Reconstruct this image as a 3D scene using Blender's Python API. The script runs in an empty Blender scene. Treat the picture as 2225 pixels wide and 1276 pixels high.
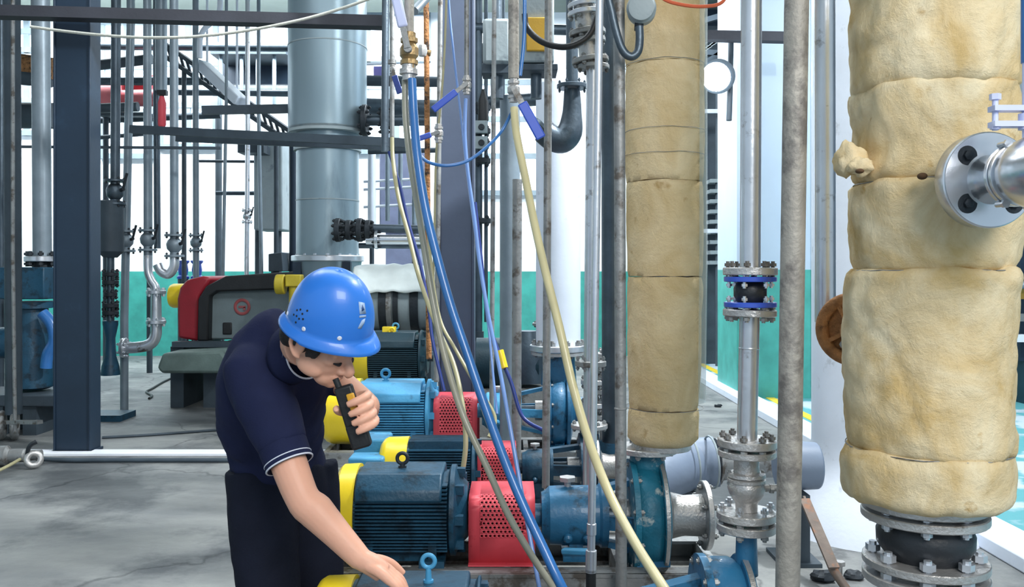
import bpy, bmesh, math, random
from mathutils import Vector as V, Matrix, noise as mn
random.seed(7)
PI = math.pi
F = 1900.0          # focal length in pixels of the 2225-wide frame
EYE = 1.45          # camera height
C = bpy.context.scene.collection
sc = bpy.context.scene

# ------------------------------------------------------------------ camera, world, light, exposure
cam_d = bpy.data.cameras.new('camera'); cam = bpy.data.objects.new('camera', cam_d); C.objects.link(cam)
cam.location = (0, 0, EYE); cam.rotation_euler = (PI/2, 0, 0)
cam_d.sensor_width = 36; cam_d.lens = 36*F/2225; cam_d.shift_y = -48/2225
cam_d.clip_start = .05; cam_d.clip_end = 200
sc.camera = cam
w = bpy.data.worlds.new('world'); sc.world = w; w.use_nodes = True
bg = w.node_tree.nodes['Background']; bg.inputs[0].default_value = (.66, .84, 1, 1); bg.inputs[1].default_value = .62
sc.view_settings.view_transform = 'Standard'; sc.view_settings.look = 'None'
sc.view_settings.exposure = .34; sc.view_settings.gamma = 1
def area(name, loc, target, size, sizey, power, col=(1, 1, 1)):
    d = bpy.data.lights.new(name, 'AREA'); d.shape = 'RECTANGLE'; d.size = size; d.size_y = sizey
    d.energy = power; d.color = col
    o = bpy.data.objects.new(name, d); C.objects.link(o); o.location = loc
    o.rotation_euler = (V(target)-V(loc)).to_track_quat('-Z', 'Y').to_euler()
    return o
area('doorway_daylight', (1.6, -2.2, 4.2), (.6, 3.4, .8), 2.4, 2.0, 190, (1, .97, .93))
area('roof_light_over_pumps', (-.6, 4.6, 5.3), (-.5, 4.6, 0), 1.6, 4.5, 110, (.9, .96, 1))
area('added_light_by_column', (.9, 10.6, 5.3), (1.9, 10.6, 0), 1.2, 3, 300, (.9, .96, 1))  # unseen lamp, added to brighten the column's left face and nearby floor
area('added_light_over_aisle', (4.9, 8.0, 5.3), (4.6, 8.0, 0), 1.2, 5, 150, (.88, .95, 1))  # another unseen lamp, added to light the teal lane
area('added_light_on_far_wall', (-4.6, 12.7, 5.5), (-4.6, 15, 2.6), 9.0, .7, 900, (.9, .97, 1))  # area lamp added below the ceiling, out of view, to whiten the wall
area('added_light_over_floor', (-3.2, 6.0, 5.3), (-3.2, 5.4, 0), 1.8, 2.5, 45, (.92, .96, 1))  # added interior lamp, unseen, filling the left floor with light

area('work_lamp_high_right', (2.3, 4.4, 5.2), (-2.0, 9.0, 2.4), .35, .35, 420, (.95, .98, 1))

# ------------------------------------------------------------------ helpers
def P(px, py, d): return V(((px-1112.5)*d/F, d, EYE-(py-590)*d/F))
def W(n, d): return n*d/F                                   # pixels to metres at distance d
def lin(c):
    return tuple(((x/255)/12.92 if x/255 <= .04045 else ((x/255+.055)/1.055)**2.4) for x in c)+(1,)

def mat(name, col, rough=.5, metal=0, var=.12, scale=6, bump=.08, bscale=60, dirt=None, stretch=None, coat=0, spec=.5):
    """painted / metal / cloth surface: colour with soft noise, optional worn patches of a second colour, fine bump"""
    m = bpy.data.materials.new(name); m.use_nodes = True
    n = m.node_tree.nodes; l = m.node_tree.links; b = n['Principled BSDF']
    tc = n.new('ShaderNodeTexCoord'); src = tc.outputs['Object']
    if stretch:
        mp = n.new('ShaderNodeMapping'); mp.inputs['Scale'].default_value = stretch
        l.new(src, mp.inputs['Vector']); src = mp.outputs[0]
    nz = n.new('ShaderNodeTexNoise'); nz.inputs['Scale'].default_value = scale; nz.inputs['Detail'].default_value = 5
    l.new(src, nz.inputs['Vector'])
    cr = n.new('ShaderNodeValToRGB'); c = lin(col)
    cr.color_ramp.elements[0].position = .3; cr.color_ramp.elements[1].position = .7
    cr.color_ramp.elements[0].color = tuple(x*(1-var) for x in c[:3])+(1,)
    cr.color_ramp.elements[1].color = tuple(min(1, x*(1+var)) for x in c[:3])+(1,)
    l.new(nz.outputs['Fac'], cr.inputs[0]); out = cr.outputs[0]
    if dirt:
        dc, amt, ds = dirt
        n2 = n.new('ShaderNodeTexNoise'); n2.inputs['Scale'].default_value = ds; n2.inputs['Detail'].default_value = 8
        n2.inputs['Roughness'].default_value = .65
        l.new(src, n2.inputs['Vector'])
        r2 = n.new('ShaderNodeValToRGB'); r2.color_ramp.elements[0].position = 1-amt-.06; r2.color_ramp.elements[1].position = 1-amt+.04
        l.new(n2.outputs['Fac'], r2.inputs[0])
        mx = n.new('ShaderNodeMix'); mx.data_type = 'RGBA'
        l.new(r2.outputs[0], mx.inputs[0]); l.new(out, mx.inputs[6]); mx.inputs[7].default_value = lin(dc); out = mx.outputs[2]
    l.new(out, b.inputs['Base Color'])
    b.inputs['Roughness'].default_value = rough; b.inputs['Metallic'].default_value = metal
    b.inputs['Coat Weight'].default_value = coat; b.inputs['Specular IOR Level'].default_value = spec
    if bump:
        n3 = n.new('ShaderNodeTexNoise'); n3.inputs['Scale'].default_value = bscale; n3.inputs['Detail'].default_value = 6
        l.new(src, n3.inputs['Vector'])
        bp = n.new('ShaderNodeBump'); bp.inputs['Strength'].default_value = bump; bp.inputs['Distance'].default_value = .02
        l.new(n3.outputs['Fac'], bp.inputs['Height']); l.new(bp.outputs[0], b.inputs['Normal'])
    return m
def emit(name, col, s):
    m = bpy.data.materials.new(name); m.use_nodes = True; b = m.node_tree.nodes['Principled BSDF']
    b.inputs['Base Color'].default_value = lin(col); b.inputs['Emission Color'].default_value = lin(col)
    b.inputs['Emission Strength'].default_value = s
    return m

M = dict(
    steel=mat('stainless_steel', (212, 216, 222), .30, .74, .12, 5, .05, 40, ((120, 112, 104), .36, 9)),
    steel_clean=mat('bright_stainless', (212, 216, 222), .25, .85, .08, 5, .03, 40),
    galv=mat('weathered_galvanised', (150, 152, 152), .55, .55, .25, 7, .15, 50, ((104, 98, 92), .42, 11)),
    galv_rough=mat('old_mottled_galvanised', (166, 162, 154), .62, .3, .18, 9, .25, 60, ((124, 120, 116), .45, 7)),
    steel_dark=mat('dark_pipe_metal', (84, 96, 106), .42, .7, .25, 6, .1, 50),
    grey_pipe=mat('grey_painted_pipe', (128, 142, 152), .42, .25, .15, 6, .06, 50),
    iron=mat('dark_cast_iron', (46, 52, 58), .55, .4, .3, 12, .2, 50),
    black=mat('black_rubber', (26, 28, 31), .5, 0, .2, 10, .1, 60),
    rubber=mat('rubber_bellows', (36, 40, 45), .42, 0, .25, 12, .1, 60, ((78, 80, 84), .33, 14)),
    cast=mat('silver_cast_steel', (194, 192, 190), .36, .7, .15, 8, .2, 120, ((112, 96, 80), .34, 12)),
    white_paint=mat('white_paint', (224, 232, 244), .45, 0, .05, 4, .06, 30, ((184, 190, 198), .3, 6)),
    blue=mat('blue_machine_paint', (40, 104, 142), .42, .05, .18, 7, .12, 60, ((26, 58, 78), .40, 10), coat=.15),
    blue_light=mat('light_blue_machine_paint', (70, 148, 190), .45, .05, .14, 7, .1, 60, ((48, 100, 132), .36, 10)),
    blue_deep=mat('deep_blue_machine_paint', (26, 70, 94), .45, .05, .2, 7, .12, 60, ((18, 46, 62), .42, 10)),
    blue_dark=mat('dark_teal_motor_paint', (22, 54, 66), .45, .05, .2, 7, .1, 60),
    teal=mat('teal_machine_paint', (28, 108, 132), .45, .05, .25, 10, .2, 60, ((172, 182, 180), .38, 18)),
    navy=mat('navy_column_paint', (26, 44, 62), .5, .05, .12, 3, .04, 30, ((34, 54, 74), .36, 3)),
    slate=mat('slate_column_paint', (76, 86, 106), .55, .05, .1, 3, .04, 30),
    yellow=mat('yellow_fan_cover_paint', (246, 214, 40), .4, 0, .06, 5, .05, 40, ((150, 124, 30), .27, 22), coat=.2),
    red=mat('red_guard_paint', (216, 74, 86), .5, 0, .08, 6, .05, 50, ((176, 40, 52), .32, 12)),
    red_dark=mat('dark_red_paint', (146, 34, 46), .45, 0, .15, 6, .05, 50),
    grey=mat('grey_machine_paint', (150, 162, 166), .55, .05, .1, 5, .08, 40, ((116, 128, 134), .36, 6)),
    grey_dark=mat('dark_grey_paint', (62, 74, 84), .6, .1, .2, 5, .08, 40),
    beam=mat('dark_brown_beam', (50, 52, 60), .7, .1, .2, 4, .08, 40),
    tank=mat('pale_tank_steel', (134, 154, 164), .34, .3, .08, 2, .03, 20, ((112, 130, 140), .36, 2), stretch=(1, 1, .25)),
    concrete=mat('plinth_concrete', (150, 150, 146), .9, 0, .2, 6, .3, 30, ((92, 92, 90), .42, 8)),
    brass=mat('aged_brass', (164, 138, 96), .4, .55, .25, 14, .15, 60, ((110, 70, 52), .36, 20)),
    wrapfoil=mat('wrinkled_white_sheet', (226, 234, 232), .4, .1, .08, 6, .4, 9),
    rust=mat('rusty_iron', (168, 118, 74), .8, .1, .35, 22, .6, 60, ((60, 46, 38), .42, 14)),
    hose_blue=mat('blue_hose_plastic', (52, 112, 178), .3, 0, .1, 8, 0, 40, coat=.3),
    hose_pale_blue=mat('pale_blue_tube_plastic', (120, 154, 214), .3, 0, .1, 8, 0, 40, coat=.3),
    hose_clear=mat('cloudy_hose_plastic', (168, 166, 148), .3, 0, .12, 8, 0, 40, coat=.3),
    hose_beige=mat('beige_hose_plastic', (206, 196, 152), .35, 0, .08, 10, 0, 40, coat=.2),
    hose_olive=mat('yellowed_tube_plastic', (170, 164, 128), .35, 0, .1, 10, 0, 40),
    hose_navy=mat('dark_blue_tube_plastic', (38, 58, 128), .35, 0, .1, 10, 0, 40),
    rope=mat('pale_rope', (196, 196, 186), .8, 0, .12, 60, .2, 200),
    handle_blue=mat('blue_valve_handle', (54, 88, 196), .35, 0, .1, 10, 0, 40, coat=.3),
    handle_white=mat('pale_lilac_handle', (206, 212, 246), .3, 0, .05, 10, 0, 40, coat=.4),
    orange=mat('orange_cable', (220, 104, 66), .5, 0, .1, 10, 0, 40),
    lag=mat('blue_grey_lagging', (118, 132, 152), .5, 0, .06, 5, .06, 30),
    film=None,
)
def film_mat():
    m = bpy.data.materials.new('clear_wrap'); m.use_nodes = True; n = m.node_tree.nodes; l = m.node_tree.links
    for x in list(n): n.remove(x)
    o = n.new('ShaderNodeOutputMaterial'); mx = n.new('ShaderNodeMixShader'); t = n.new('ShaderNodeBsdfTransparent')
    b = n.new('ShaderNodeBsdfPrincipled'); b.inputs['Base Color'].default_value = lin((176, 190, 186)); b.inputs['Roughness'].default_value = .18
    mx.inputs[0].default_value = .42
    l.new(t.outputs[0], mx.inputs[1]); l.new(b.outputs[0], mx.inputs[2]); l.new(mx.outputs[0], o.inputs[0])
    return m
M['film'] = film_mat()

def split_mat(name, low, high, z, rough=.5, dirt_low=None):
    """two paints meeting at height z (object origin on the floor)"""
    m = mat(name, high, rough, 0, .04, 2, .05, 20)
    n = m.node_tree.nodes; l = m.node_tree.links; b = n['Principled BSDF']
    old = b.inputs['Base Color'].links[0].from_socket
    g = n.new('ShaderNodeNewGeometry'); s = n.new('ShaderNodeSeparateXYZ'); l.new(g.outputs['Position'], s.inputs[0])
    gt = n.new('ShaderNodeMath'); gt.operation = 'LESS_THAN'; gt.inputs[1].default_value = z; l.new(s.outputs[2], gt.inputs[0])
    nz = n.new('ShaderNodeTexNoise'); nz.inputs['Scale'].default_value = 5; nz.inputs['Detail'].default_value = 6
    cr = n.new('ShaderNodeValToRGB'); c = lin(low); cr.color_ramp.elements[0].position = .35; cr.color_ramp.elements[1].position = .65
    cr.color_ramp.elements[0].color = tuple(x*.85 for x in c[:3])+(1,); cr.color_ramp.elements[1].color = tuple(x*1.12 for x in c[:3])+(1,)
    tc = n.new('ShaderNodeTexCoord'); l.new(tc.outputs['Object'], nz.inputs['Vector']); l.new(nz.outputs['Fac'], cr.inputs[0])
    mx = n.new('ShaderNodeMix'); mx.data_type = 'RGBA'; l.new(gt.outputs[0], mx.inputs[0]); l.new(old, mx.inputs[6]); l.new(cr.outputs[0], mx.inputs[7])
    l.new(mx.outputs[2], b.inputs['Base Color'])
    return m

def frame(axis):
    a = V(axis).normalized(); t = V((0, 0, 1)) if abs(a.z) < .9 else V((1, 0, 0))
    u = t.cross(a).normalized(); return a, u, a.cross(u).normalized()

class MB:
    def __init__(s): s.v = []; s.f = []
    def add(s, vs, fs):
        k = len(s.v); s.v += [V(x) for x in vs]; s.f += [tuple(i+k for i in f) for f in fs]; return s
    def box(s, c, size, R=None):
        c = V(c); h = V(size)/2; vs = []
        for z in (-1, 1):
            for y in (-1, 1):
                for x in (-1, 1):
                    p = V((x*h.x, y*h.y, z*h.z)); vs.append(c+(R @ p if R else p))
        return s.add(vs, [(0, 2, 3, 1), (4, 5, 7, 6), (0, 1, 5, 4), (2, 6, 7, 3), (0, 4, 6, 2), (1, 3, 7, 5)])
    def beam(s, p0, p1, w_, h_, up=(0, 0, 1)):
        p0 = V(p0); p1 = V(p1); a = (p1-p0).normalized(); u = V(up)
        if abs(a.dot(u)) > .95: u = V((0, 1, 0))
        x = a.cross(u).normalized(); z = x.cross(a)
        vs = [p+x*(i*w_/2)+z*(j*h_/2) for p in (p0, p1) for i, j in ((-1, -1), (1, -1), (1, 1), (-1, 1))]
        return s.add(vs, [(3, 2, 1, 0), (4, 5, 6, 7), (0, 1, 5, 4), (1, 2, 6, 5), (2, 3, 7, 6), (3, 0, 4, 7)])
    def lathe(s, p, axis, prof, n=24, cap=True, a0=0, a1=2*PI):
        a, u, v_ = frame(axis); p = V(p); vs = []; fs = []; full = a1-a0 > 6.28; m = n if full else n+1
        for t, r in prof:
            for k in range(m):
                an = a0+(a1-a0)*k/n; vs.append(p+a*t+(u*math.cos(an)+v_*math.sin(an))*r)
        for i in range(len(prof)-1):
            for k in range(n):
                k2 = (k+1) % m; fs.append((i*m+k, i*m+k2, (i+1)*m+k2, (i+1)*m+k))
        if cap and full:
            fs.append(tuple(reversed(range(m)))); fs.append(tuple((len(prof)-1)*m+k for k in range(m)))
        return s.add(vs, fs)
    def cyl(s, p0, p1, r, r2=None, n=20):
        p0 = V(p0); p1 = V(p1); return s.lathe(p0, p1-p0, [(0, r), ((p1-p0).length, r if r2 is None else r2)], n)
    def tube(s, pts, r, n=10, sub=6, closed=False):
        pts = [V(x) for x in pts]; rs = r if isinstance(r, (list, tuple)) else [r]*len(pts)
        if sub > 1 and len(pts) > 2:
            q = []; qr = []
            for i in range(len(pts)-1):
                p0 = pts[max(i-1, 0)]; p1 = pts[i]; p2 = pts[i+1]; p3 = pts[min(i+2, len(pts)-1)]
                for k in range(sub):
                    t = k/sub
                    q.append(.5*((2*p1)+(p2-p0)*t+(2*p0-5*p1+4*p2-p3)*t*t+(3*p1-p0-3*p2+p3)*t**3)); qr.append(rs[i]*(1-t)+rs[i+1]*t)
            q.append(pts[-1]); qr.append(rs[-1]); pts, rs = q, qr
        N = len(pts); u = None; vs = []; fs = []
        for i in range(N):
            a = (pts[min(i+1, N-1)]-pts[max(i-1, 0)]).normalized()
            if u is None: _, u, _v = frame(a)
            u = (u-a*u.dot(a)).normalized(); v_ = a.cross(u)
            for k in range(n):
                an = 2*PI*k/n; vs.append(pts[i]+(u*math.cos(an)+v_*math.sin(an))*rs[i])
        for i in range(N-1):
            for k in range(n):
                k2 = (k+1) % n; fs.append((i*n+k, i*n+k2, (i+1)*n+k2, (i+1)*n+k))
        fs.append(tuple(reversed(range(n)))); fs.append(tuple((N-1)*n+k for k in range(n)))
        return s.add(vs, fs)
    def torus(s, c, axis, R, r, n=24, m=10, sq=1.0):
        a, u, v_ = frame(axis); c = V(c); vs = []; fs = []
        for i in range(n):
            d = u*math.cos(2*PI*i/n)+v_*math.sin(2*PI*i/n)
            for k in range(m):
                an = 2*PI*k/m; vs.append(c+d*(R+r*math.cos(an))+a*(r*sq*math.sin(an)))
        for i in range(n):
            for k in range(m):
                i2 = (i+1) % n; k2 = (k+1) % m; fs.append((i*m+k, i2*m+k, i2*m+k2, i*m+k2))
        return s.add(vs, fs)
    def ell(s, c, rad, R=None, n=20, m=12):
        c = V(c); vs = []; fs = []
        for i in range(m+1):
            th = PI*i/m
            for k in range(n):
                p = V((rad[0]*math.sin(th)*math.cos(2*PI*k/n), rad[1]*math.sin(th)*math.sin(2*PI*k/n), rad[2]*math.cos(th)))
                vs.append(c+(R @ p if R else p))
        for i in range(m):
            for k in range(n):
                k2 = (k+1) % n; fs.append((i*n+k, (i+1)*n+k, (i+1)*n+k2, i*n+k2))
        return s.add(vs, fs)
    def grid(s, fn, nu, nv, wrap=False):
        m = nu if wrap else nu+1; vs = [fn(i/nu, j/nv) for j in range(nv+1) for i in range(m)]; fs = []
        for j in range(nv):
            for i in range(nu):
                i2 = (i+1) % m; fs.append((j*m+i, j*m+i2, (j+1)*m+i2, (j+1)*m+i))
        return s.add(vs, fs)
    def mesh(s, name, off, ang=38):
        me = bpy.data.meshes.new(name); me.from_pydata([tuple(x-off) for x in s.v], [], s.f)
        b = bmesh.new(); b.from_mesh(me); bmesh.ops.remove_doubles(b, verts=b.verts, dist=1e-5)
        bmesh.ops.recalc_face_normals(b, faces=b.faces)
        for f in b.faces: f.smooth = True
        for e in b.edges:
            if len(e.link_faces) == 2 and e.calc_face_angle(0) > math.radians(ang): e.smooth = False
        b.to_mesh(me); b.free(); return me
    def build(s, name, m, parent=None, bevel=0, ang=38, label=None, solid=0):
        if parent is None:
            lo = V(map(min, zip(*s.v))); hi = V(map(max, zip(*s.v))); off = V(((lo.x+hi.x)/2, (lo.y+hi.y)/2, lo.z))
        else: off = wloc(parent)
        o = bpy.data.objects.new(name, s.mesh(name, off, ang)); C.objects.link(o); o.data.materials.append(m)
        if parent is None: o.location = off
        else: o.parent = parent
        if solid: q = o.modifiers.new('thickness', 'SOLIDIFY'); q.thickness = solid; q.offset = 0
        if bevel: q = o.modifiers.new('bevel', 'BEVEL'); q.width = bevel; q.segments = 2; q.limit_method = 'ANGLE'
        if label: o['label'] = label
        return o
def wloc(o):
    p = V((0, 0, 0))
    while o: p += o.location; o = o.parent
    return p
def tag(o, label, cat, group=None, kind=None):
    if label: o['label'] = label
    if cat: o['category'] = cat
    if group: o['group'] = group
    if kind: o['kind'] = kind
    return o
def thing(name, label, cat, loc, group=None, kind=None):
    o = bpy.data.objects.new(name, None); C.objects.link(o); o.location = loc; o.empty_display_size = .05
    return tag(o, label, cat, group, kind)
def struct(name, mb, m, bevel=0, solid=0):
    o = mb.build(name, m, None, bevel, solid=solid); o['kind'] = 'structure'; return o
def single(name, mb, m, label, cat, group=None, **k): return tag(mb.build(name, m, None, **k), label, cat, group)

def bolts(parent, c, axis, rc, n, rb, length, m, name='bolt', phase=.5):
    """n hexagon bolts on a circle; the first is modelled, the others are copies of it"""
    a, u, v_ = frame(axis); c = V(c); first = None
    for k in range(n):
        an = 2*PI*(k+phase)/n; p = c+(u*math.cos(an)+v_*math.sin(an))*rc
        if first is None:
            b = MB(); b.lathe(p-a*length/2, a, [(0, rb*.55), (length, rb*.55)], 8)
            b.lathe(p-a*length*.40, a, [(0, rb), (rb*.9, rb)], 6); b.lathe(p+a*length*.40-a*rb*.9, a, [(0, rb), (rb*.9, rb)], 6)
            first = b.build(name, m, parent); p0 = p
        else:
            o = first.copy(); C.objects.link(o); o.parent = parent; o.location = p-p0
def flange(parent, c, axis, r, t, m, nb=0, rb=.008, blen=None, hub=0, name='flange', bm=None, bparent=None, hubdir=1):
    a = V(axis).normalized(); c = V(c); b = MB(); e = t*.12
    b.lathe(c-a*t/2, a, [(0, r-e), (e, r), (t-e, r), (t, r-e)], 36)
    if hub: b.lathe(c+a*(hubdir*t*.45), a*hubdir, [(0, hub*1.35), (t*1.3, hub*1.02)], 28)
    o = b.build(name, m, parent)
    if nb: bolts(o, c, a, r*.82, nb, rb, blen or t*3, bm or m)
    return o

# ------------------------------------------------------------------ the setting
def floor_mat():
    m = mat('worn_concrete_floor', (138, 141, 140), .6, 0, .14, .8, .25, 14, ((98, 102, 104), .46, .8))
    n = m.node_tree.nodes; l = m.node_tree.links; b = n['Principled BSDF']
    old = b.inputs['Base Color'].links[0].from_socket
    tc = n.new('ShaderNodeTexCoord'); geo = n.new('ShaderNodeNewGeometry'); s = n.new('ShaderNodeSeparateXYZ'); l.new(geo.outputs['Position'], s.inputs[0])
    # trowel streaks and hairline cracks
    mp = n.new('ShaderNodeMapping'); mp.inputs['Scale'].default_value = (.7, 1.5, 1); mp.inputs['Rotation'].default_value = (0, 0, .3); l.new(geo.outputs['Position'], mp.inputs[0])
    nz = n.new('ShaderNodeTexNoise'); nz.inputs['Scale'].default_value = 1.6; nz.inputs['Detail'].default_value = 9; nz.inputs['Roughness'].default_value = .62; l.new(mp.outputs[0], nz.inputs['Vector'])
    cr = n.new('ShaderNodeValToRGB'); cr.color_ramp.elements[0].position = .36; cr.color_ramp.elements[0].color = (.62, .63, .66, 1); cr.color_ramp.elements[1].position = .64; cr.color_ramp.elements[1].color = (1.12, 1.1, 1.08, 1)
    l.new(nz.outputs['Fac'], cr.inputs[0])
    mu = n.new('ShaderNodeMix'); mu.data_type = 'RGBA'; mu.blend_type = 'MULTIPLY'; mu.inputs[0].default_value = .9; l.new(old, mu.inputs[6]); l.new(cr.outputs[0], mu.inputs[7])
    vo = n.new('ShaderNodeTexVoronoi'); vo.feature = 'DISTANCE_TO_EDGE'; vo.inputs['Scale'].default_value = .55
    nd = n.new('ShaderNodeTexNoise'); nd.inputs['Scale'].default_value = 1.5; nd.inputs['Detail'].default_value = 6; l.new(geo.outputs['Position'], nd.inputs['Vector'])
    ad = n.new('ShaderNodeMix'); ad.data_type = 'RGBA'; ad.blend_type = 'ADD'; ad.inputs[0].default_value = .9; l.new(geo.outputs['Position'], ad.inputs[6]); l.new(nd.outputs['Color'], ad.inputs[7]); l.new(ad.outputs[2], vo.inputs['Vector'])
    ck = n.new('ShaderNodeValToRGB'); ck.color_ramp.elements[0].position = 0; ck.color_ramp.elements[0].color = (.35, .36, .38, 1); ck.color_ramp.elements[1].position = .012; ck.color_ramp.elements[1].color = (1, 1, 1, 1)
    l.new(vo.outputs['Distance'], ck.inputs[0])
    m2 = n.new('ShaderNodeMix'); m2.data_type = 'RGBA'; m2.blend_type = 'MULTIPLY'; m2.inputs[0].default_value = .8; l.new(mu.outputs[2], m2.inputs[6]); l.new(ck.outputs[0], m2.inputs[7])
    # teal painted lane right of the kerb, worn through to pale concrete
    gt = n.new('ShaderNodeMath'); gt.operation = 'GREATER_THAN'; gt.inputs[1].default_value = 2.72; l.new(s.outputs[0], gt.inputs[0])
    nw = n.new('ShaderNodeTexNoise'); nw.inputs['Scale'].default_value = 1.7; nw.inputs['Detail'].default_value = 8; l.new(geo.outputs['Position'], nw.inputs['Vector'])
    wr = n.new('ShaderNodeValToRGB'); wr.color_ramp.elements[0].position = .44; wr.color_ramp.elements[0].color = lin((186, 204, 216)); wr.color_ramp.elements[1].position = .5; wr.color_ramp.elements[1].color = lin((92, 164, 172))
    l.new(nw.outputs['Fac'], wr.inputs[0])
    m3 = n.new('ShaderNodeMix'); m3.data_type = 'RGBA'; l.new(gt.outputs[0], m3.inputs[0]); l.new(m2.outputs[2], m3.inputs[6]); l.new(wr.outputs[0], m3.inputs[7])
    l.new(m3.outputs[2], b.inputs['Base Color'])
    return m
struct('floor', MB().box((0, 6.5, -.1), (20, 21, .2)), floor_mat())
wallm = split_mat('white_wall_over_green_dado', (60, 156, 146), (236, 242, 246), 1.45)
struct('wall_back', MB().box((0, 15.1, 3.2), (20, .2, 6.4)), wallm)
struct('wall_left', MB().box((-9.6, 8, 3.2), (.2, 14, 6.4)), wallm)
struct('wall_right', MB().box((9.6, 8, 3.2), (.2, 14, 6.4)), split_mat('slate_wall', (64, 90, 110), (88, 108, 134), 1.45))
ceilm = mat('deck_underside', (112, 124, 118), .9, 0, .15, 1, .05, 10)
struct('ceiling', MB().box((0, 6.4, 5.68), (19.2, 15.2, .16)), ceilm)
kerbm = M['white_paint']
struct('trim_1', MB().box((2.58, 9.0, .04), (.26, 11.6, .08)), kerbm, .01)
struct('trim_2', MB().box((2.95, 10.2, .004), (.1, 7.5, .008)), mat('yellow_lane_line', (226, 200, 60), .6))
struct('trim_3', MB().box((-4.4, 6.93, .012), (7.2, .16, .024)), mat('bright_kerb_stone', (232, 236, 244), .6, 0, .08, 4), .004)
# windows high on the far wall: one per bay, daylight behind the panes
winm = mat('window_frame_paint', (126, 142, 152), .5)
panem = emit('daylit_pane', (226, 240, 255), 1.5)
def window(i, px0, px1, py0, py1, nx, ny):
    a = P(px0, py1, 14.98); b = P(px1, py0, 14.98)
    p = MB().box(((a.x+b.x)/2, 14.985, (a.z+b.z)/2), (b.x-a.x, .02, b.z-a.z))
    o = struct('window_%d' % i, p, panem)
    f = MB(); t = .09
    for k in range(nx+1): x = a.x+(b.x-a.x)*k/nx; f.box((x, 14.95, (a.z+b.z)/2), (t, .06, b.z-a.z+t))
    for k in range(ny+1): z = a.z+(b.z-a.z)*k/ny; f.box(((a.x+b.x)/2, 14.94, z), (b.x-a.x+t*1.02, .07, t))
    f.build('window_frame', winm, o)
for i, a in enumerate([(20, 100, 30, 110, 2, 2), (20, 100, 150, 290, 2, 2), (224, 330, 50, 340, 2, 3), (350, 470, 50, 320, 2, 3), (800, 930, 30, 130, 3, 1), (660, 930, 190, 330, 4, 1), (1030, 1170, 180, 420, 2, 3)]): window(i+1, *a)

# steel columns and deck beams
def hcol(name, px0, px1, d, wside, m, flange_front=True):
    a = P(px0, 0, d); b = P(px1, 0, d); q = MB(); wd = b.x-a.x
    q.box(((a.x+b.x)/2, d+wside/2+.006, 2.8), (wd-.03, wside-.012, 5.6)); q.box((a.x+.008, d+wside/2, 2.8), (.016, wside, 5.6)); q.box((b.x-.008, d+wside/2, 2.8), (.016, wside, 5.6))
    q.box(((a.x+b.x)/2, d+wside/2, .012), (wd+.03, wside+.03, .024))
    return struct(name, q, m, .004)
hcol('steel_column', 115, 196, 6.95, .18, M['navy'])
hcol('steel_column', 952, 1030, 6.1, .24, M['slate'])
# the big chamfered building column, white above green
c = MB(); x0, x1, y0, y1, ch = 2.58, 3.44, 10.0, 11.0, .03
pr = [(x0+ch, y0), (x1-ch, y0), (x1, y0+ch), (x1, y1-ch), (x1-ch, y1), (x0+ch, y1), (x0, y1-ch), (x0, y0+ch)]
c.add([(x, y, z) for z in (0, 5.6) for x, y in pr], [tuple(range(7, -1, -1)), tuple(range(8, 16))]+[(k, (k+1) % 8, 8+(k+1) % 8, 8+k) for k in range(8)])
struct('concrete_column', c, split_mat('column_white_over_green', (74, 166, 156), (186, 204, 222), 1.47))
struct('deck_beam', MB().beam(P(-60, 25, 6.8), P(842, 50, 6.8), .13, .085), M['beam'])
struct('deck_beam', MB().beam(P(1500, 78, 9.3), P(1712, 82, 9.3), .12, .1), M['beam'])
q = MB()
for k, (a, b) in enumerate([((1480, 130), (1640, 10)), ((1480, 170), (1640, 70)), ((1480, 60), (1620, 20)), ((1500, 112), (1600, 120))]): q.beam(P(*a, 11.6), P(*b, 11.6), .1, .07)
struct('roof_truss_beam', q, M['grey_dark'])
q = MB()
for k in range(5): q.beam(P(1500+k*22, 128-k*15, 11.4), P(1545+k*22, 100-k*15, 11.4), .03, .03)
struct('roof_brace_beam', q, M['grey'])
# two rails crossing mid-height in front of the tank
struct('pipe_rack_beam', MB().beam(P(285, 281, 7.7), P(905, 312, 7.0), .05, .07), M['grey_dark'])
struct('pipe_rack_beam', MB().beam(P(385, 302, 7.9), P(905, 322, 7.2), .05, .05), M['grey_dark'])
struct('pipe_rack_beam', MB().beam(P(40, 319, 8.6), P(480, 322, 8.6), .03, .025), M['grey_dark'])
struct('pipe_rack_beam', MB().beam(P(440, 240, 9.4), P(640, 236, 9.4), .06, .09), M['grey_dark'])

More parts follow.
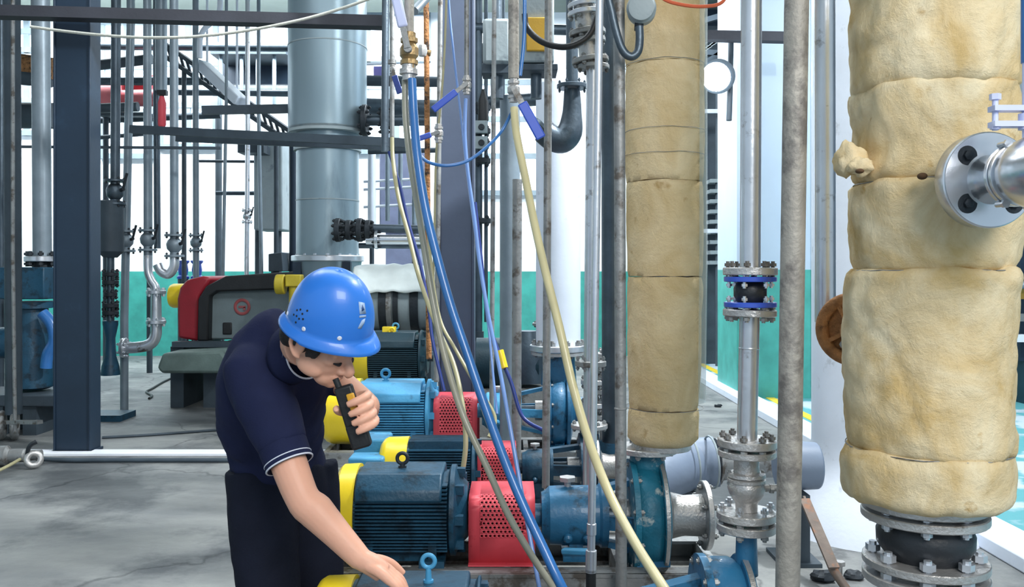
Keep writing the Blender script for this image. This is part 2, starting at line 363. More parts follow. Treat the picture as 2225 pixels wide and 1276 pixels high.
# crossing pipes, trays and ledges crowding the upper left between the drop pipes and the far wall
for i, (x0, y0, x1, y1, d_, r_, m) in enumerate([(-60, 128, 118, 150, 10.5, .13, 'rust'), (-60, 158, 112, 172, 10.5, .10, 'grey_dark'), (-60, 250, 118, 252, 10.8, .16, 'grey_dark'), (200, 143, 330, 128, 11.8, .07, 'grey_dark'), (200, 176, 470, 176, 12.0, .06, 'steel_dark'), (200, 236, 300, 232, 11.0, .06, 'grey_dark'), (200, 262, 480, 250, 12.6, .05, 'grey_dark'), (220, 100, 640, 104, 12.8, .06, 'steel_dark'), (200, 300, 330, 290, 12.2, .03, 'grey_dark'), (380, 200, 640, 203, 12.4, .05, 'steel_dark'), (420, 350, 640, 352, 12.0, .02, 'grey_dark'), (470, 420, 640, 420, 12.2, .03, 'steel_dark'), (780, 175, 960, 178, 10.0, .06, 'grey_dark'), (790, 232, 960, 236, 10.4, .10, 'steel_dark'), (800, 330, 960, 326, 10.2, .03, 'grey_dark'), (1030, 60, 1260, 66, 8.4, .05, 'steel_dark'), (1020, 120, 1180, 118, 8.8, .12, 'grey_dark'), (1020, 225, 1170, 215, 8.9, .07, 'steel_dark')]):
    struct('pipe_rack_beam', MB().cyl(P(x0, y0, d_), P(x1, y1, d_), r_, n=14), M[m])

# ------------------------------------------------------------------ pump sets: motor, guard, pump, plinth
def motor(label, d, zc, R, X, zfoot, paint, cover=None, eye=(.5, 'galv', 1), fins=9, pad=True, capw=None, square=1.0):
    """X: start of fan cover, start of ribs, end of ribs, end of drive-end bell (metres, along the row)"""
    x0, x1, x2, x3 = X; cover = cover or M['yellow']
    t = thing('electric_motor', label, 'motor', ((x0+x3)/2, d, zfoot), 'electric motors in the pump row')
    b = MB(); b.lathe((x1, d, zc), (1, 0, 0), [(0, R*.86), (x2-x1, R*.86)], 32)
    for k in range(-fins, fins+1):                               # cooling ribs are one surface pattern of the housing
        z = zc+k*R*.72/fins; h = R*(1.0-.2*(k/fins)**2)*square
        b.box(((x1+x2)/2, d, z), (x2-x1, 2*h, R*.72/fins*.46))
    for k in range(-5, 6):
        if not pad: b.box(((x1+x2)/2, d+k*R*.11, zc+R*.75), (x2-x1, R*.04, R*.5))
    b.build('ribbed_housing', paint, t)
    if pad:
        p = MB(); xa, xb = x1+.01*R, x2-.12*R; y = R*.98
        pr = [(-y, .40*R), (-y*.96, .66*R), (-y*.62, .98*R), (y*.62, .98*R), (y*.96, .66*R), (y, .40*R)]
        p.add([(x, d+a, zc+z) for x in (xa, xb) for a, z in pr], [tuple(range(6)), tuple(range(11, 5, -1))]+[(k, k+6, (k+1) % 6+6, (k+1) % 6) for k in range(6)])
        p.build('top_cover', paint, t, .008)
    e = MB(); e.lathe((x2, d, zc), (1, 0, 0), [(0, R*.94), (.008, R*1.03), ((x3-x2)*.35, R*1.03), ((x3-x2)*.55, R*.8), (x3-x2, R*.62)], 32)
    for k in range(8):
        an = 2*PI*k/8; e.box((x2+(x3-x2)*.45, d+math.cos(an)*R*.86, zc+math.sin(an)*R*.86), ((x3-x2)*.8, R*.2, R*.2))
    e.build('drive_end_bell', paint, t)
    s = MB(); s.lathe((x1-.012, d, zc), (1, 0, 0), [(0, R*.9), (.004, R*.97), (.016, R*.97)], 32); s.build('rear_end_shield', paint, t)
    f = MB(); L = x1-x0; f.lathe((x0, d, zc), (1, 0, 0), [(0, R*.35), (0, R*.82), (L*.12, R*.97), (L*.25, R*1.03), (L*.96, R*1.05), (L*.96, R*.95)], 36)
    f.build('fan_cover', cover, t)
    if capw:
        g = MB(); g.lathe((x0-.002, d, zc), (1, 0, 0), [(0, R*.3), (.004, R*.3)], 20); g.build('fan_grille', M['black'], t)
    for xa in (x1+.09*(x2-x1), x1+.78*(x2-x1)):
        for sg in (-1, 1):
            k = MB(); k.box((xa+.02, d+sg*R*.72, (zfoot+.012)), (.12*(x2-x1)+.05, R*.62, .024)); k.box((xa+.02, d+sg*R*.66, (zfoot+zc-R*.5)/2), (.03, R*.34, zc-R*.5-zfoot)); k.build('foot', paint, t)
    k = MB(); k.box(((x1+x2)/2, d-R*.5, (zfoot+zc-R*.62)/2), ((x2-x1)*.82, R*.06, max(.02, zc-R*.62-zfoot))); k.build('base_web', paint, t)
    sh = MB(); sh.cyl((x3-.01, d, zc), (x3+.045, d, zc), R*.2); sh.build('shaft', M['steel_dark'], t)
    if eye:
        u, em, sz = eye[:3]; sh_ = eye[3] if len(eye) > 3 else 0; xe = x1+(x2-x1)*u; zt = zc+R*(.98 if pad else 1.0); r = .024*sz
        y = MB(); y.cyl((xe, d-R*.05, zt-.01), (xe, d-R*.05, zt+r*(.9+sh_)), r*.55, r*.42); y.lathe((xe, d-R*.05, zt-.004), (0, 0, 1), [(0, r*.8), (.01, r*.8)], 12)
        y.torus((xe, d-R*.05, zt+r*(1.75+sh_)), (0, 1, 0), r, r*.36, 24, 10); y.build('lifting_eye', M[em], t)
    return t

def guard(label, d, x0, x1, z0, z1, half, r, cell, hu=(.1, .9), hv0=.3, hmax=.99):
    """folded red coupling guard; the perforated field is real holes in the sheet"""
    t = thing('coupling_guard', label, 'guard', ((x0+x1)/2, d, z0), 'red coupling guards in the pump row')
    arc = [(-half, z0), (-half, z1-r)]
    for k in range(1, 9): an = PI-(PI/2)*k/8; arc.append((-half+r+math.cos(an)*r, z1-r+math.sin(an)*r))
    n = len(arc); arc += [(-a, z) for a, z in reversed(arc)]
    ln = [0]
    for i in range(1, len(arc)): ln.append(ln[-1]+math.hypot(arc[i][0]-arc[i-1][0], arc[i][1]-arc[i-1][1]))
    T = ln[-1]
    def at(s):
        s = max(0, min(T, s)); i = 1
        while i < len(ln)-1 and ln[i] < s: i += 1
        f = (s-ln[i-1])/max(1e-6, ln[i]-ln[i-1]); return arc[i-1][0]*(1-f)+arc[i][0]*f, arc[i-1][1]*(1-f)+arc[i][1]*f
    def pt(x, s): y, z = at(s); return (x, d+y, z)
    side = z1-z0; s0 = side*hv0; s1 = min(side*hmax+half*.25, T/2)
    ua, ub = x0+(x1-x0)*hu[0], x0+(x1-x0)*hu[1]; nx = max(3, int(round((ub-ua)/cell))); nz = max(3, int(round((s1-s0)/cell))); cx = (ub-ua)/nx; cz = (s1-s0)/nz
    b = MB()
    def strip(xa, xb, sa, sb, k=1):
        ss = sorted(set([sa, sb]+[x for x in ln if sa < x < sb]))
        for i in range(len(ss)-1): b.add([pt(xa, ss[i]), pt(xb, ss[i]), pt(xb, ss[i+1]), pt(xa, ss[i+1])], [(0, 1, 2, 3)])
    strip(x0, ua-cx/2, 0, T); strip(ub+cx/2, x1, 0, T); strip(ua-cx/2, ub+cx/2, 0, s0); strip(ua-cx/2, ub+cx/2, s1, T)
    for j in range(nz):
        off = cx/2 if j % 2 else 0; sa = s0+j*cz; sm = sa+cz/2
        row = [(ua-cx/2+off+i*cx) for i in range(nx+1)]
        if off: strip(ua-cx/2, ua, sa, sa+cz); row = row[:-1]; strip(row[-1]+cx, ub+cx/2, sa, sa+cz)
        else: row = row[:-1]+[]; strip(row[-1]+cx, ub+cx/2, sa, sa+cz)
        for xa in row:
            o = []; h = []; xm = xa+cx/2
            for k in range(8):
                an = 2*PI*k/8+PI/8; ca, sn = math.cos(an), math.sin(an); m_ = max(abs(ca), abs(sn))
                o.append(pt(xm+ca/m_*cx/2, sm+sn/m_*cz/2)); h.append(pt(xm+ca*cx*.29, sm+sn*cz*.29))
            cs = [pt(xm+sx*cx/2, sm+sz*cz/2) for sx, sz in ((1, 1), (-1, 1), (-1, -1), (1, -1))]
            b.add(o+h, [(k, (k+1) % 8, 8+(k+1) % 8, 8+k) for k in range(8)])
            for ci, k in ((0, 0), (1, 2), (2, 4), (3, 6)): b.add([o[k], cs[ci], o[(k+1) % 8]], [(0, 1, 2)])
    b.build('perforated_cover', M['red'], t, ang=50, solid=.002)
    for y in (-1, 1):
        k = MB(); k.box(((x0+x1)/2, d+y*(half+.012), z0+.004), (x1-x0, .03, .006)); k.build('mounting_lip', M['red'], t)
    return t

def coupling(label, d, x0, x1, z, r):
    b = MB(); L = x1-x0; b.lathe((x0, d, z), (1, 0, 0), [(0, r*.5), (L*.1, r*.5), (L*.1, r), (L*.45, r), (L*.45, r*.86), (L*.55, r*.86), (L*.55, r), (L*.9, r), (L*.9, r*.5), (L, r*.5)], 24)
    return single('shaft_coupling', b, M['iron'], label, 'coupling')

def pump(label, d, zc, xb0, xb1, Rb, xv0, xv1, Rv, xs1, rf, zfoot, paint, volute, cast, ztop, rn, rtf, oilcap=True, lantern=True, xn=None):
    """bearing housing xb0..xb1 (radius Rb), volute xv0..xv1 (Rv), suction nozzle to xs1 (flange rf), discharge nozzle up to ztop (radius rn, flange rtf)"""
    t = thing('centrifugal_pump', label, 'pump', ((xb0+xs1)/2, d, zfoot), 'centrifugal pumps in the pump row')
    L = xb1-xb0; b = MB(); b.lathe((xb0-.04, d, zc), (1, 0, 0), [(0, Rb*.4), (.03, Rb*.4), (.03, Rb*.8), (.045, Rb*.86), (.06, Rb), (L*.3+.04, Rb*1.02), (L*.86+.04, Rb*1.02), (L*.9+.04, Rb*1.1), (L+.04, Rb*1.1)], 32)
    hb = b.build('bearing_housing', paint, t)
    if oilcap:
        k = MB(); xo = xb0+L*.38; k.cyl((xo, d, zc+Rb*.96), (xo, d, zc+Rb*1.2), Rb*.11); k.lathe((xo, d, zc+Rb*1.2), (0, 0, 1), [(0, Rb*.3), (Rb*.14, Rb*.3)], 6); k.build('filler_cap', M['cast'], hb)
        for q in (.36, .66):
            k = MB(); k.lathe((xb0+L*q, d-Rb*.9, zc-Rb*.5), (0, -1, -.45), [(0, Rb*.16), (.012, Rb*.16), (.02, Rb*.09)], 12); k.build('drain_plug', paint, hb)
    k = MB(); k.box((xb0+L*.5, d, (zfoot+zc-Rb*.8)/2), (.05, Rb*1.1, zc-Rb*.8-zfoot)); k.box((xb0+L*.5, d, zfoot+.01), (.1, Rb*1.8, .02)); k.build('support_foot', paint, t)
    if lantern:                                                   # open yoke between bearing housing and volute
        for sg in (-1, 1):
            MB().beam((xb1, d, zc+sg*Rb*.95), (xv0+.004, d, zc+sg*Rv*.62), .05, .022).build('yoke_arm', paint, t); MB().beam((xb1, d+sg*Rb*.95, zc), (xv0+.004, d+sg*Rv*.62, zc), .022, .05).build('yoke_arm', paint, t)
        k = MB(); k.cyl((xb1, d, zc), (xv0, d, zc), Rb*.28); k.build('shaft', M['steel_dark'], t)
        k = MB(); k.cyl((xb1+(xv0-xb1)*.55, d, zc), (xv0+.004, d, zc), Rb*.55); k.build('gland', M['cast'], t)
    w_ = xv1-xv0; b = MB(); b.lathe((xv0, d, zc), (1, 0, 0), [(0, Rv*1.02), (w_*.14, Rv*1.02), (w_*.15, Rv*.92), (w_*.3, Rv*.97), (w_*.6, Rv*.97), (w_*.75, Rv*.9), (w_*.76, Rv*1.0), (w_*.9, Rv*1.0), (w_, Rv*.7)], 40)
    vb = b.build('volute_casing', volute, t)
    bolts(vb, (xv0+w_*.1, d, zc), (1, 0, 0), Rv*.93, 10, .011, w_*.3, M['galv'])
    b = MB(); b.lathe((xv1-w_*.22, d, zc), (1, 0, 0), [(0, Rv*1.02), (w_*.1, Rv*1.02), (w_*.14, Rv*.72), (w_*.34, Rv*.42), (w_*.7, Rv*.36), (xs1-xv1+w_*.2, rf*.62)], 36); b.build('suction_cover', cast, t)
    flange(t, (xs1-.012, d, zc), (1, 0, 0), rf, .022, cast, 6, .011, .06, name='suction_flange', bm=M['galv'])
    xn = xn or (xv0+xv1)/2; b = MB(); b.cyl((xn, d-.0*Rv, zc+Rv*.7), (xn, d, ztop-.01), rn*1.15, rn, 28); b.build('discharge_nozzle', volute, t)
    flange(t, (xn, d, ztop-.01), (0, 0, 1), rtf, .022, M['cast'], 6, .011, .055, name='discharge_flange', bm=M['galv'])
    k = MB(); k.box((xn, d, (zfoot+zc-Rv*.6)/2), (.06, Rv*1.0, zc-Rv*.6-zfoot)); k.box((xn, d, zfoot+.01), (.12, Rv*1.5, .02)); k.build('casing_foot', paint, t)
    return t

def base(label, d, x0, x1, hw, zt):
    t = thing('pump_plinth', label, 'plinth', ((x0+x1)/2, d, 0), 'concrete plinths under the pumps')
    MB().box(((x0+x1)/2, d, (zt-.09)/2), (x1-x0+.04, 2*hw+.04, zt-.09)).build('concrete_block', M['concrete'], t, .012)
    k = MB()
    for sg in (-1, 1):
        y = d+sg*hw; k.box(((x0+x1)/2, y-sg*.03, zt-.006), (x1-x0, .08, .012)); k.box(((x0+x1)/2, y, zt-.045), (x1-x0, .012, .09)); k.box(((x0+x1)/2, y-sg*.03, zt-.084), (x1-x0, .08, .012))
    for i in range(5): k.box((x0+(x1-x0)*i/4, d, zt-.045), (.03, 2*hw-.02, .085))
    k.build('steel_baseplate', M['galv'], t)
    return t

# A: nearest set, only its top in the frame
dA = 2.38
motor('nearest motor under the worker\'s hand, blue with a pale lifting eye', dA, .465, .145, (-.535, -.425, -.10, -.06), .30, M['blue_deep'], eye=(.61, 'blue_light', .72, 1.5))
coupling('iron shaft coupling beside the nearest motor, low at the frame edge', dA, -.05, .09, .475, .06)
pump('nearest pump, blue casing low in front with a blue nozzle rising to the check valve', dA+.1, .475, .12, .34, .055, .53, .68, .165, .80, .08, .30, M['blue'], M['blue'], M['cast'], P(0, 1136, 2.48).z, .028, W(64, 2.48), oilcap=False, xn=P(1622, 0, 2.48).x)
base('concrete plinth under the nearest pump set', dA+.04, -.54, .82, .2, .30)
# B: the large dark blue set behind it
dB = 3.3
motor('large dark blue ribbed motor with a wide yellow fan cover beside the worker\'s legs', dB, .552, .163, (-.655, -.570, -.235, -.165), .385, M['blue_deep'], eye=(.47, 'iron', .82))
guard('largest red perforated guard, beside the dark blue ribbed motor', dB+.02, -.158, .084, .387, .627, .15, .05, .0155, (.2, .84), .40, 1.0)
coupling('iron shaft coupling inside the largest red guard', dB, -.13, .06, .54, .07)
pump('large blue pump under the middle wool-lagged pipe, teal casing with chipped paint', dB, .53, .12, .355, .108, .44, .58, .205, .74, .128, .385, M['blue'], M['teal'], M['cast'], .79, .062, .112)
base('concrete plinth under the large dark blue motor and its pump', dB, -.64, .74, .22, .385)
# C: the small set with the yellow cap
dC = 4.3
motor('small blue ribbed motor with a short rounded yellow cover, behind the large dark blue motor', dC, .485, .145, (-.64, -.5, -.20, -.14), .33, M['blue_deep'], eye=None, pad=False)
guard('narrow red guard between the largest guard and the farther red guard', dC, -.165, .02, .33, .60, .13, .045, .0155, (.14, .86), .40, 1.0)
coupling('iron shaft coupling inside the narrow red guard', dC, -.14, -.0, .485, .055)
pump('blue pump with an open yoke, right of the narrow red guard', dC, .49, .06, .20, .085, .33, .43, .16, .55, .10, .33, M['blue_deep'], M['blue_deep'], M['cast'], .70, .045, .09)
base('concrete plinth under the small motor with the yellow cover', dC, -.62, .56, .19, .33)
b = MB(); b.box(P(805, 984, 4.35)+V((0, .1, 0)), (.17, .2, .135)); b.box(P(800, 1000, 4.2), (.17, .14, .05))
o = single('junction_box', b, M['blue_light'], 'light blue box left of the short rounded yellow cover', 'box', bevel=.012)
single('box_stand', MB().box((o.location.x, 4.42, o.location.z/2), (.12, .12, o.location.z)).box((o.location.x, 4.42, .01), (.2, .2, .02)), M['grey_dark'], 'dark post carrying the light blue box by the yellow cover', 'stand')
# D: light blue set level with the radio
dD = 5.6
motor('light blue ribbed motor with a broad yellow fan cover, behind the radio', dD, .555, .2, (-1.2, -.955, -.545, -.47), .34, M['blue_light'], eye=(.36, 'blue_light', 1.1))
guard('red perforated guard beside the light blue motor, its whole top showing', dD, -.487, -.215, .34, .66, .19, .07, .019, (.16, .86), .34, 1.0)
coupling('iron shaft coupling inside the farther red guard', dD, -.46, -.24, .555, .075)
pump('blue pump right under the tall white vessel, between the grey pipes', dD, .56, -.18, .06, .115, .22, .38, .235, .52, .13, .34, M['blue_light'], M['blue'], M['blue'], P(0, 764, 5.6).z, .10, W(60, 5.6))
base('concrete plinth under the light blue motor', dD, -1.15, .5, .24, .34)
# E and beyond
dE = 7.3
mE = motor('dark teal motor farthest along the row, behind the hard hat', dE, .74, .215, (-1.3, -1.17, -.77, -.70), .46, M['blue_dark'], eye=(.5, 'blue_light', 1))
base('concrete plinth under the farthest dark teal motor', dE, -1.25, .4, .25, .46)
pump('farthest pump of the row, dark blue behind the slate column', dE, .72, -.32, -.02, .13, .22, .38, .22, .5, .13, .46, M['blue_dark'], M['blue_dark'], M['cast'], 1.02, .07, .13)
b = MB(); b.box(P(846, 718, 7.25), (.11, .06, .06)); b.torus(P(851, 719, 7.2), (0, 1, 0), .022, .008)
b.build('lifting_lug', M['yellow'], mE, bevel=.006)

# ------------------------------------------------------------------ upright pipes, valves and hoses
ROOF = 5.6
def vpipe(name, label, top, bot, d, wpx, m, flanges=(), cat='pipe', group=None, d1=None, clamps=(), n=24, tail=False):
    """upright pipe through two pixels of its axis; top row <= 0 runs on to the deck"""
    a = P(*top, d); b = P(*bot, d1 or d)
    if top[1] <= 0: k = (ROOF-b.z)/(a.z-b.z); a = b+(a-b)*k
    r = W(wpx, d)/2; t = thing(name, label, cat, b, group)
    MB().cyl(b, a, r, n=n).build('pipe_body', m, t)
    ax = (a-b).normalized()
    if tail: MB().cyl(b, V((b.x, b.y, 0)), r*1.3).build('drain_sleeve', M['black'], t)
    for f in flanges:
        y, rp, tp, nb = f[:4]; z = EYE-(y-590)*d/F; c = b+(a-b)*((z-b.z)/(a.z-b.z))
        flange(t, c, ax, W(rp, d), W(tp, d), f[4] if len(f) > 4 else m, nb, max(.006, W(rp, d)*.13), W(tp, d)*2.6, bm=M['galv'])
    for y, rp, tp in clamps:
        z = EYE-(y-590)*d/F; c = b+(a-b)*((z-b.z)/(a.z-b.z)); k = MB(); k.lathe(c-ax*W(tp, d)/2, ax, [(0, r*1.02), (.002, W(rp, d)), (W(tp, d)-.002, W(rp, d)), (W(tp, d), r*1.02)], 20)
        k.build('collar', m, t)
    return t

# pipe 1: the nearest pump's discharge: flanged steel pipe, rubber joint, lower pipe, check valve
d = 2.48; xa, xb = 1632, 1625
vpipe('steel_pipe', 'bright flanged steel pipe above the blue-ringed rubber joint', (1633, 0), (1630, 590), d, 44, M['steel'], [(590, 58, 17, 8, M['cast'])])
flb = thing('rubber_expansion_joint', 'small black rubber joint between two blue rings on the bright steel pipe', 'expansion joint', P(1630, 672, d))
for y in (607, 662): flange(flb, P(1630, y, d), (0, 0, 1), W(56, d), W(11, d), M['handle_blue'], 6, .0085, .05, name='blue_ring', bm=M['steel'])
b = MB(); z0 = P(0, 662, d).z; z1 = P(0, 607, d).z; h = z1-z0
b.lathe(P(1630, 662, d), (0, 0, 1), [(0, .031), (h*.12, .037), (h*.35, .046), (h*.65, .046), (h*.88, .037), (h, .031)], 32); b.build('bellows', M['rubber'], flb)
vpipe('steel_pipe', 'bright flanged steel pipe below the blue-ringed rubber joint', (1629, 680), (1623, 966), d, 43, M['steel'], [(680, 57, 15, 8, M['cast']), (962, 63, 17, 8, M['cast'])], clamps=[(757, 22.5, 4)])
cv = thing('check_valve', 'stainless check valve with a round belly between two bolted flanges', 'valve', P(1622, 1137, d))
flange(cv, P(1623, 984, d), (0, 0, 1), W(62, d), W(14, d), M['cast'], 0)
b = MB(); py = [(990, 24), (1000, 27), (1012, 27), (1026, 28), (1028, 40), (1035, 41), (1037, 36), (1040, 41), (1046, 41), (1048, 37), (1060, 41), (1073, 37), (1085, 29), (1092, 24), (1110, 23)]
b.lathe(P(1622, 1110, d), (0, 0, 1), [(W(1110-y, d), W(r, d)) for y, r in reversed(py)], 32); b.build('valve_body', M['cast'], cv)
for sg in (-1, 1): bolts(cv, P(1622+sg*36, 1040, d), (0, 0, 1), .004, 1, .0075, .045, M['galv'])
b = MB(); b.cyl(P(1655, 1062, d), P(1694, 1060, d), .010); b.cyl(P(1672, 1062, d), P(1680, 1062, d), .014, n=6); b.build('side_plug', M['galv'], cv)
flange(cv, P(1622, 1119, d), (0, 0, 1), W(64, d), W(17, d), M['cast'], 6, .011, .07, bm=M['steel'])
# pipe 2: mottled grey pipe in front
vpipe('galvanised_pipe', 'mottled grey pipe running full height between the flanged steel pipe and the white column', (1731, 0), (1711, 1300), 2.3, 52, M['galv_rough'])
# pipe 4: steel pipe before the white column
p4 = vpipe('steel_pipe', 'shiny steel pipe in front of the white column, ending above the rusty handwheel', (1792, 0), (1793, 700), 2.75, 44, M['steel'])
# rusty handwheel
hw = thing('rusty_handwheel', 'rusty handwheel half hidden behind the big lagged pipe', 'handwheel', P(1835, 800, 2.6))
ax = V((-.62, -.78, .0)); cc = P(1852, 716, 2.6); a_, u_, v_ = frame(ax)
MB().torus(cc, ax, W(66, 2.6), W(14, 2.6), 40, 12).build('rim', M['rust'], hw)
k = MB(); k.lathe(cc-a_*.02, a_, [(0, .03), (.045, .03), (.05, .02)], 16); k.build('hub', M['rust'], hw)
k = MB(); k.lathe(cc-a_*.022, a_, [(0, .002), (0, W(58, 2.6)), (.012, W(58, 2.6))], 36); k.build('web', M['rust'], hw)
k = MB(); k.cyl(cc-a_*.012-u_*.0+V((-.02, .01, -.045)), cc+a_*.014+V((-.02, .01, -.045)), .011, n=6); k.build('bolt', M['galv'], hw)
for i in range(4):
    an = 2*PI*i/4+.5; MB().beam(cc, cc+(u_*math.cos(an)+v_*math.sin(an))*W(64, 2.6), .024, .012).build('spoke', M['rust'], hw)
MB().cyl(cc, cc-a_*.12, .014).build('spindle', M['rust'], hw)
MB().cyl(cc-a_*.10, P(1990, 716, 2.36), .03).build('valve_neck', M['rust'], hw)

# big wool-lagged pipe, right
def wool_mat(name, c0, c1, spots):
    m = mat(name, c0, .95, 0, .0, 5, 0, 40, spec=.1); n = m.node_tree.nodes; l = m.node_tree.links; b = n['Principled BSDF']
    tc = n.new('ShaderNodeTexCoord'); nz = n.new('ShaderNodeTexNoise'); nz.inputs['Scale'].default_value = 4.5; nz.inputs['Detail'].default_value = 10; nz.inputs['Roughness'].default_value = .6; nz.inputs['Distortion'].default_value = .8
    l.new(tc.outputs['Object'], nz.inputs['Vector']); cr = n.new('ShaderNodeValToRGB'); e = cr.color_ramp.elements
    e[0].position = .36; e[0].color = lin(c0); e[1].position = .64; e[1].color = lin(c1)
    l.new(nz.outputs['Fac'], cr.inputs[0])
    n2 = n.new('ShaderNodeTexNoise'); n2.inputs['Scale'].default_value = 16; n2.inputs['Detail'].default_value = 8; l.new(tc.outputs['Object'], n2.inputs['Vector'])
    r2 = n.new('ShaderNodeValToRGB'); r2.color_ramp.elements[0].position = .66; r2.color_ramp.elements[1].position = .76; l.new(n2.outputs['Fac'], r2.inputs[0])
    mx = n.new('ShaderNodeMix'); mx.data_type = 'RGBA'; l.new(r2.outputs[0], mx.inputs[0]); l.new(cr.outputs[0], mx.inputs[6]); mx.inputs[7].default_value = lin(spots)
    l.new(mx.outputs[2], b.inputs['Base Color'])
    n3 = n.new('ShaderNodeTexNoise'); n3.inputs['Scale'].default_value = 15; n3.inputs['Detail'].default_value = 10; n3.inputs['Roughness'].default_value = .7; n3.inputs['Distortion'].default_value = .25; l.new(tc.outputs['Object'], n3.inputs['Vector'])
    bp = n.new('ShaderNodeBump'); bp.inputs['Strength'].default_value = .7; bp.inputs['Distance'].default_value = .025; l.new(n3.outputs['Fac'], bp.inputs['Height']); l.new(bp.outputs[0], b.inputs['Normal'])
    return m
M['wool'] = wool_mat('glass_wool', (216, 186, 130), (248, 232, 196), (202, 166, 106))
M['wool_pale'] = wool_mat('glass_wool_older', (222, 194, 144), (242, 220, 178), (200, 166, 116))
def wool_section(parent, name, prof, d, m, amp, seed, nu=120, dv=.012, lean=0):
    """sleeve of wool: prof = [(row, centre column, half width)] from bottom to top"""
    pts = [(P(c, y, d), W(h, d)) for y, c, h in prof]; z0, z1 = pts[0][0].z, pts[-1][0].z
    nv = max(6, int((z1-z0)/dv))
    def fn(u, v):
        z = z0+(z1-z0)*v; i = 0
        while i < len(pts)-2 and pts[i+1][0].z < z: i += 1
        f = (z-pts[i][0].z)/(pts[i+1][0].z-pts[i][0].z); f = max(0, min(1, f)); f = f*f*(3-2*f)
        c = pts[i][0].lerp(pts[i+1][0], f); r = pts[i][1]*(1-f)+pts[i+1][1]*f; an = 2*PI*u
        q = V((math.cos(an)*r*7, math.sin(an)*r*7, z*5+seed*9.7))
        r += amp*(mn.noise(q)+.5*mn.noise(q*2.7)+.28*mn.noise(q*6.1)+.5*abs(mn.noise(q*2.3+V((5, 5, 5)))))
        end = min(v, 1-v)*(z1-z0); r -= max(0, .010-end)*.35; fo = mn.noise(V((math.cos(an)*r*5+seed, math.sin(an)*r*5, z*4))); r -= amp*.9*max(0, .12-abs(fo))/.12*.5
        return V((c.x+math.cos(an)*r, c.y+math.sin(an)*r, z+amp*.8*mn.noise(V((math.cos(an)*3, math.sin(an)*3, seed+z)))*(1 if end < .02 else .2)))
    b = MB(); b.grid(fn, nu, nv, True)
    for v, rev in ((0, True), (1, False)):
        ring = [fn(i/nu, v) for i in range(nu)]; cz = V((0, 0, 0))
        for x in ring: cz += x
        cz /= nu; b.add(ring+[cz], [((i+1) % nu, i, nu) if rev else (i, (i+1) % nu, nu) for i in range(nu)])
    return b.build(name, m, parent, ang=80)
dW = 2.2
wp = thing('lagged_pipe', 'thickest upright pipe wrapped in torn yellow wool, at the right', 'insulated pipe', P(2012, 1085, dW), 'wool-lagged pipes')
wool_section(wp, 'wool_wrap', [(1082, 2012, 160), (1064, 2013, 172), (1000, 2012, 173), (968, 2015, 166)], dW, M['wool'], .0095, 1)
wool_section(wp, 'wool_wrap', [(972, 2015, 164), (940, 2014, 167), (800, 2012, 168), (640, 2018, 171), (600, 2022, 172), (584, 2026, 164)], dW, M['wool'], .011, 2)
wool_section(wp, 'wool_wrap', [(590, 2026, 158), (560, 2030, 168), (480, 2028, 172), (410, 2022, 168), (398, 2022, 160)], dW, M['wool'], .011, 3)
wool_section(wp, 'wool_wrap', [(402, 2022, 150), (385, 2020, 160), (330, 2030, 168), (240, 2026, 168), (200, 2026, 164)], dW, M['wool'], .0135, 4)
wool_section(wp, 'wool_wrap', [(206, 2026, 158), (190, 2027, 166), (80, 2030, 168), (-60, 2032, 168), (-200, 2032, 166)], dW, M['wool'], .012, 5)
ztop = P(0, -196, dW).z
b = MB(); b.cyl(P(2012, 1095, dW), V((P(2030, 0, dW).x, dW, ROOF)), W(92, dW)); b.build('steel_core', M['steel'], wp)
def tuft(c, rad, seed, name='wool_tuft'):
    b = MB(); b.ell((0, 0, 0), (1, 1, 1), n=24, m=16)
    b.v = [V((x.x*rad[0], x.y*rad[1], x.z*rad[2]))*(1+.35*mn.noise(x*1.6+V((seed, 0, 0)))+.15*mn.noise(x*4+V((seed, 3, 0))))+V(c) for x in b.v]
    return b.build(name, M['wool'], wp, ang=80)
tuft(P(1846, 348, 2.16), (.038, .04, .042), 1.3); k = MB(); k.ell(P(2004, 383, 1.996), (.011, .012, .008)); k.build('torn_hole', mat('dark_hole_wool', (86, 62, 40), .9), wp); k = MB(); k.ell(P(1868, 372, 2.085), (.010, .012, .006)); k.build('torn_hole', mat('dark_wool', (96, 70, 46), .9), wp); tuft(P(1868, 362, 2.12), (.030, .03, .022), 4.1); tuft(P(2178, 190, 2.12), (.030, .03, .035), 7.7)  # dark lumps: shade inside the torn holes is put in as colour
tuft(P(2178, 1045, 2.14), (.02, .03, .05), 9.2); tuft(P(2170, 560, 2.1), (.025, .03, .05), 2.9); tuft(P(2190, 500, 2.14), (.022, .03, .04), 3.6)
for y, h in ((970, 167), (588, 163), (400, 157)):
    cx = {970: 2015, 588: 2026, 400: 2022}[y]; z = P(0, y, dW).z; c = P(cx, y, dW)
    k = MB(); k.tube([c+V((math.cos(2*PI*i/40)*W(h, dW), math.sin(2*PI*i/40)*W(h, dW), .006*mn.noise(V((i*.4, y, 0))))) for i in range(41)], .0014, 6, 1); k.build('tie_wire', M['galv'], wp)
flange(wp, P(2008, 1092, dW), (0, 0, 1), W(128, dW), W(17, dW), M['cast'], 0)
ej = thing('rubber_expansion_joint', 'large black rubber joint between steel flanges under the thickest lagged pipe', 'expansion joint', P(2010, 1215, dW))
flange(ej, P(2008, 1117, dW), (0, 0, 1), W(129, dW), W(18, dW), M['cast'], 8, .013, .06, bm=M['steel'])
b = MB(); z0 = P(0, 1212, dW).z; h = P(0, 1125, dW).z-z0
b.lathe(P(2010, 1212, dW), (0, 0, 1), [(0, W(78, dW)), (h*.1, W(84, dW)), (h*.35, W(99, dW)), (h*.65, W(100, dW)), (h*.9, W(90, dW)), (h, W(82, dW))], 40); b.build('bellows', M['rubber'], ej)
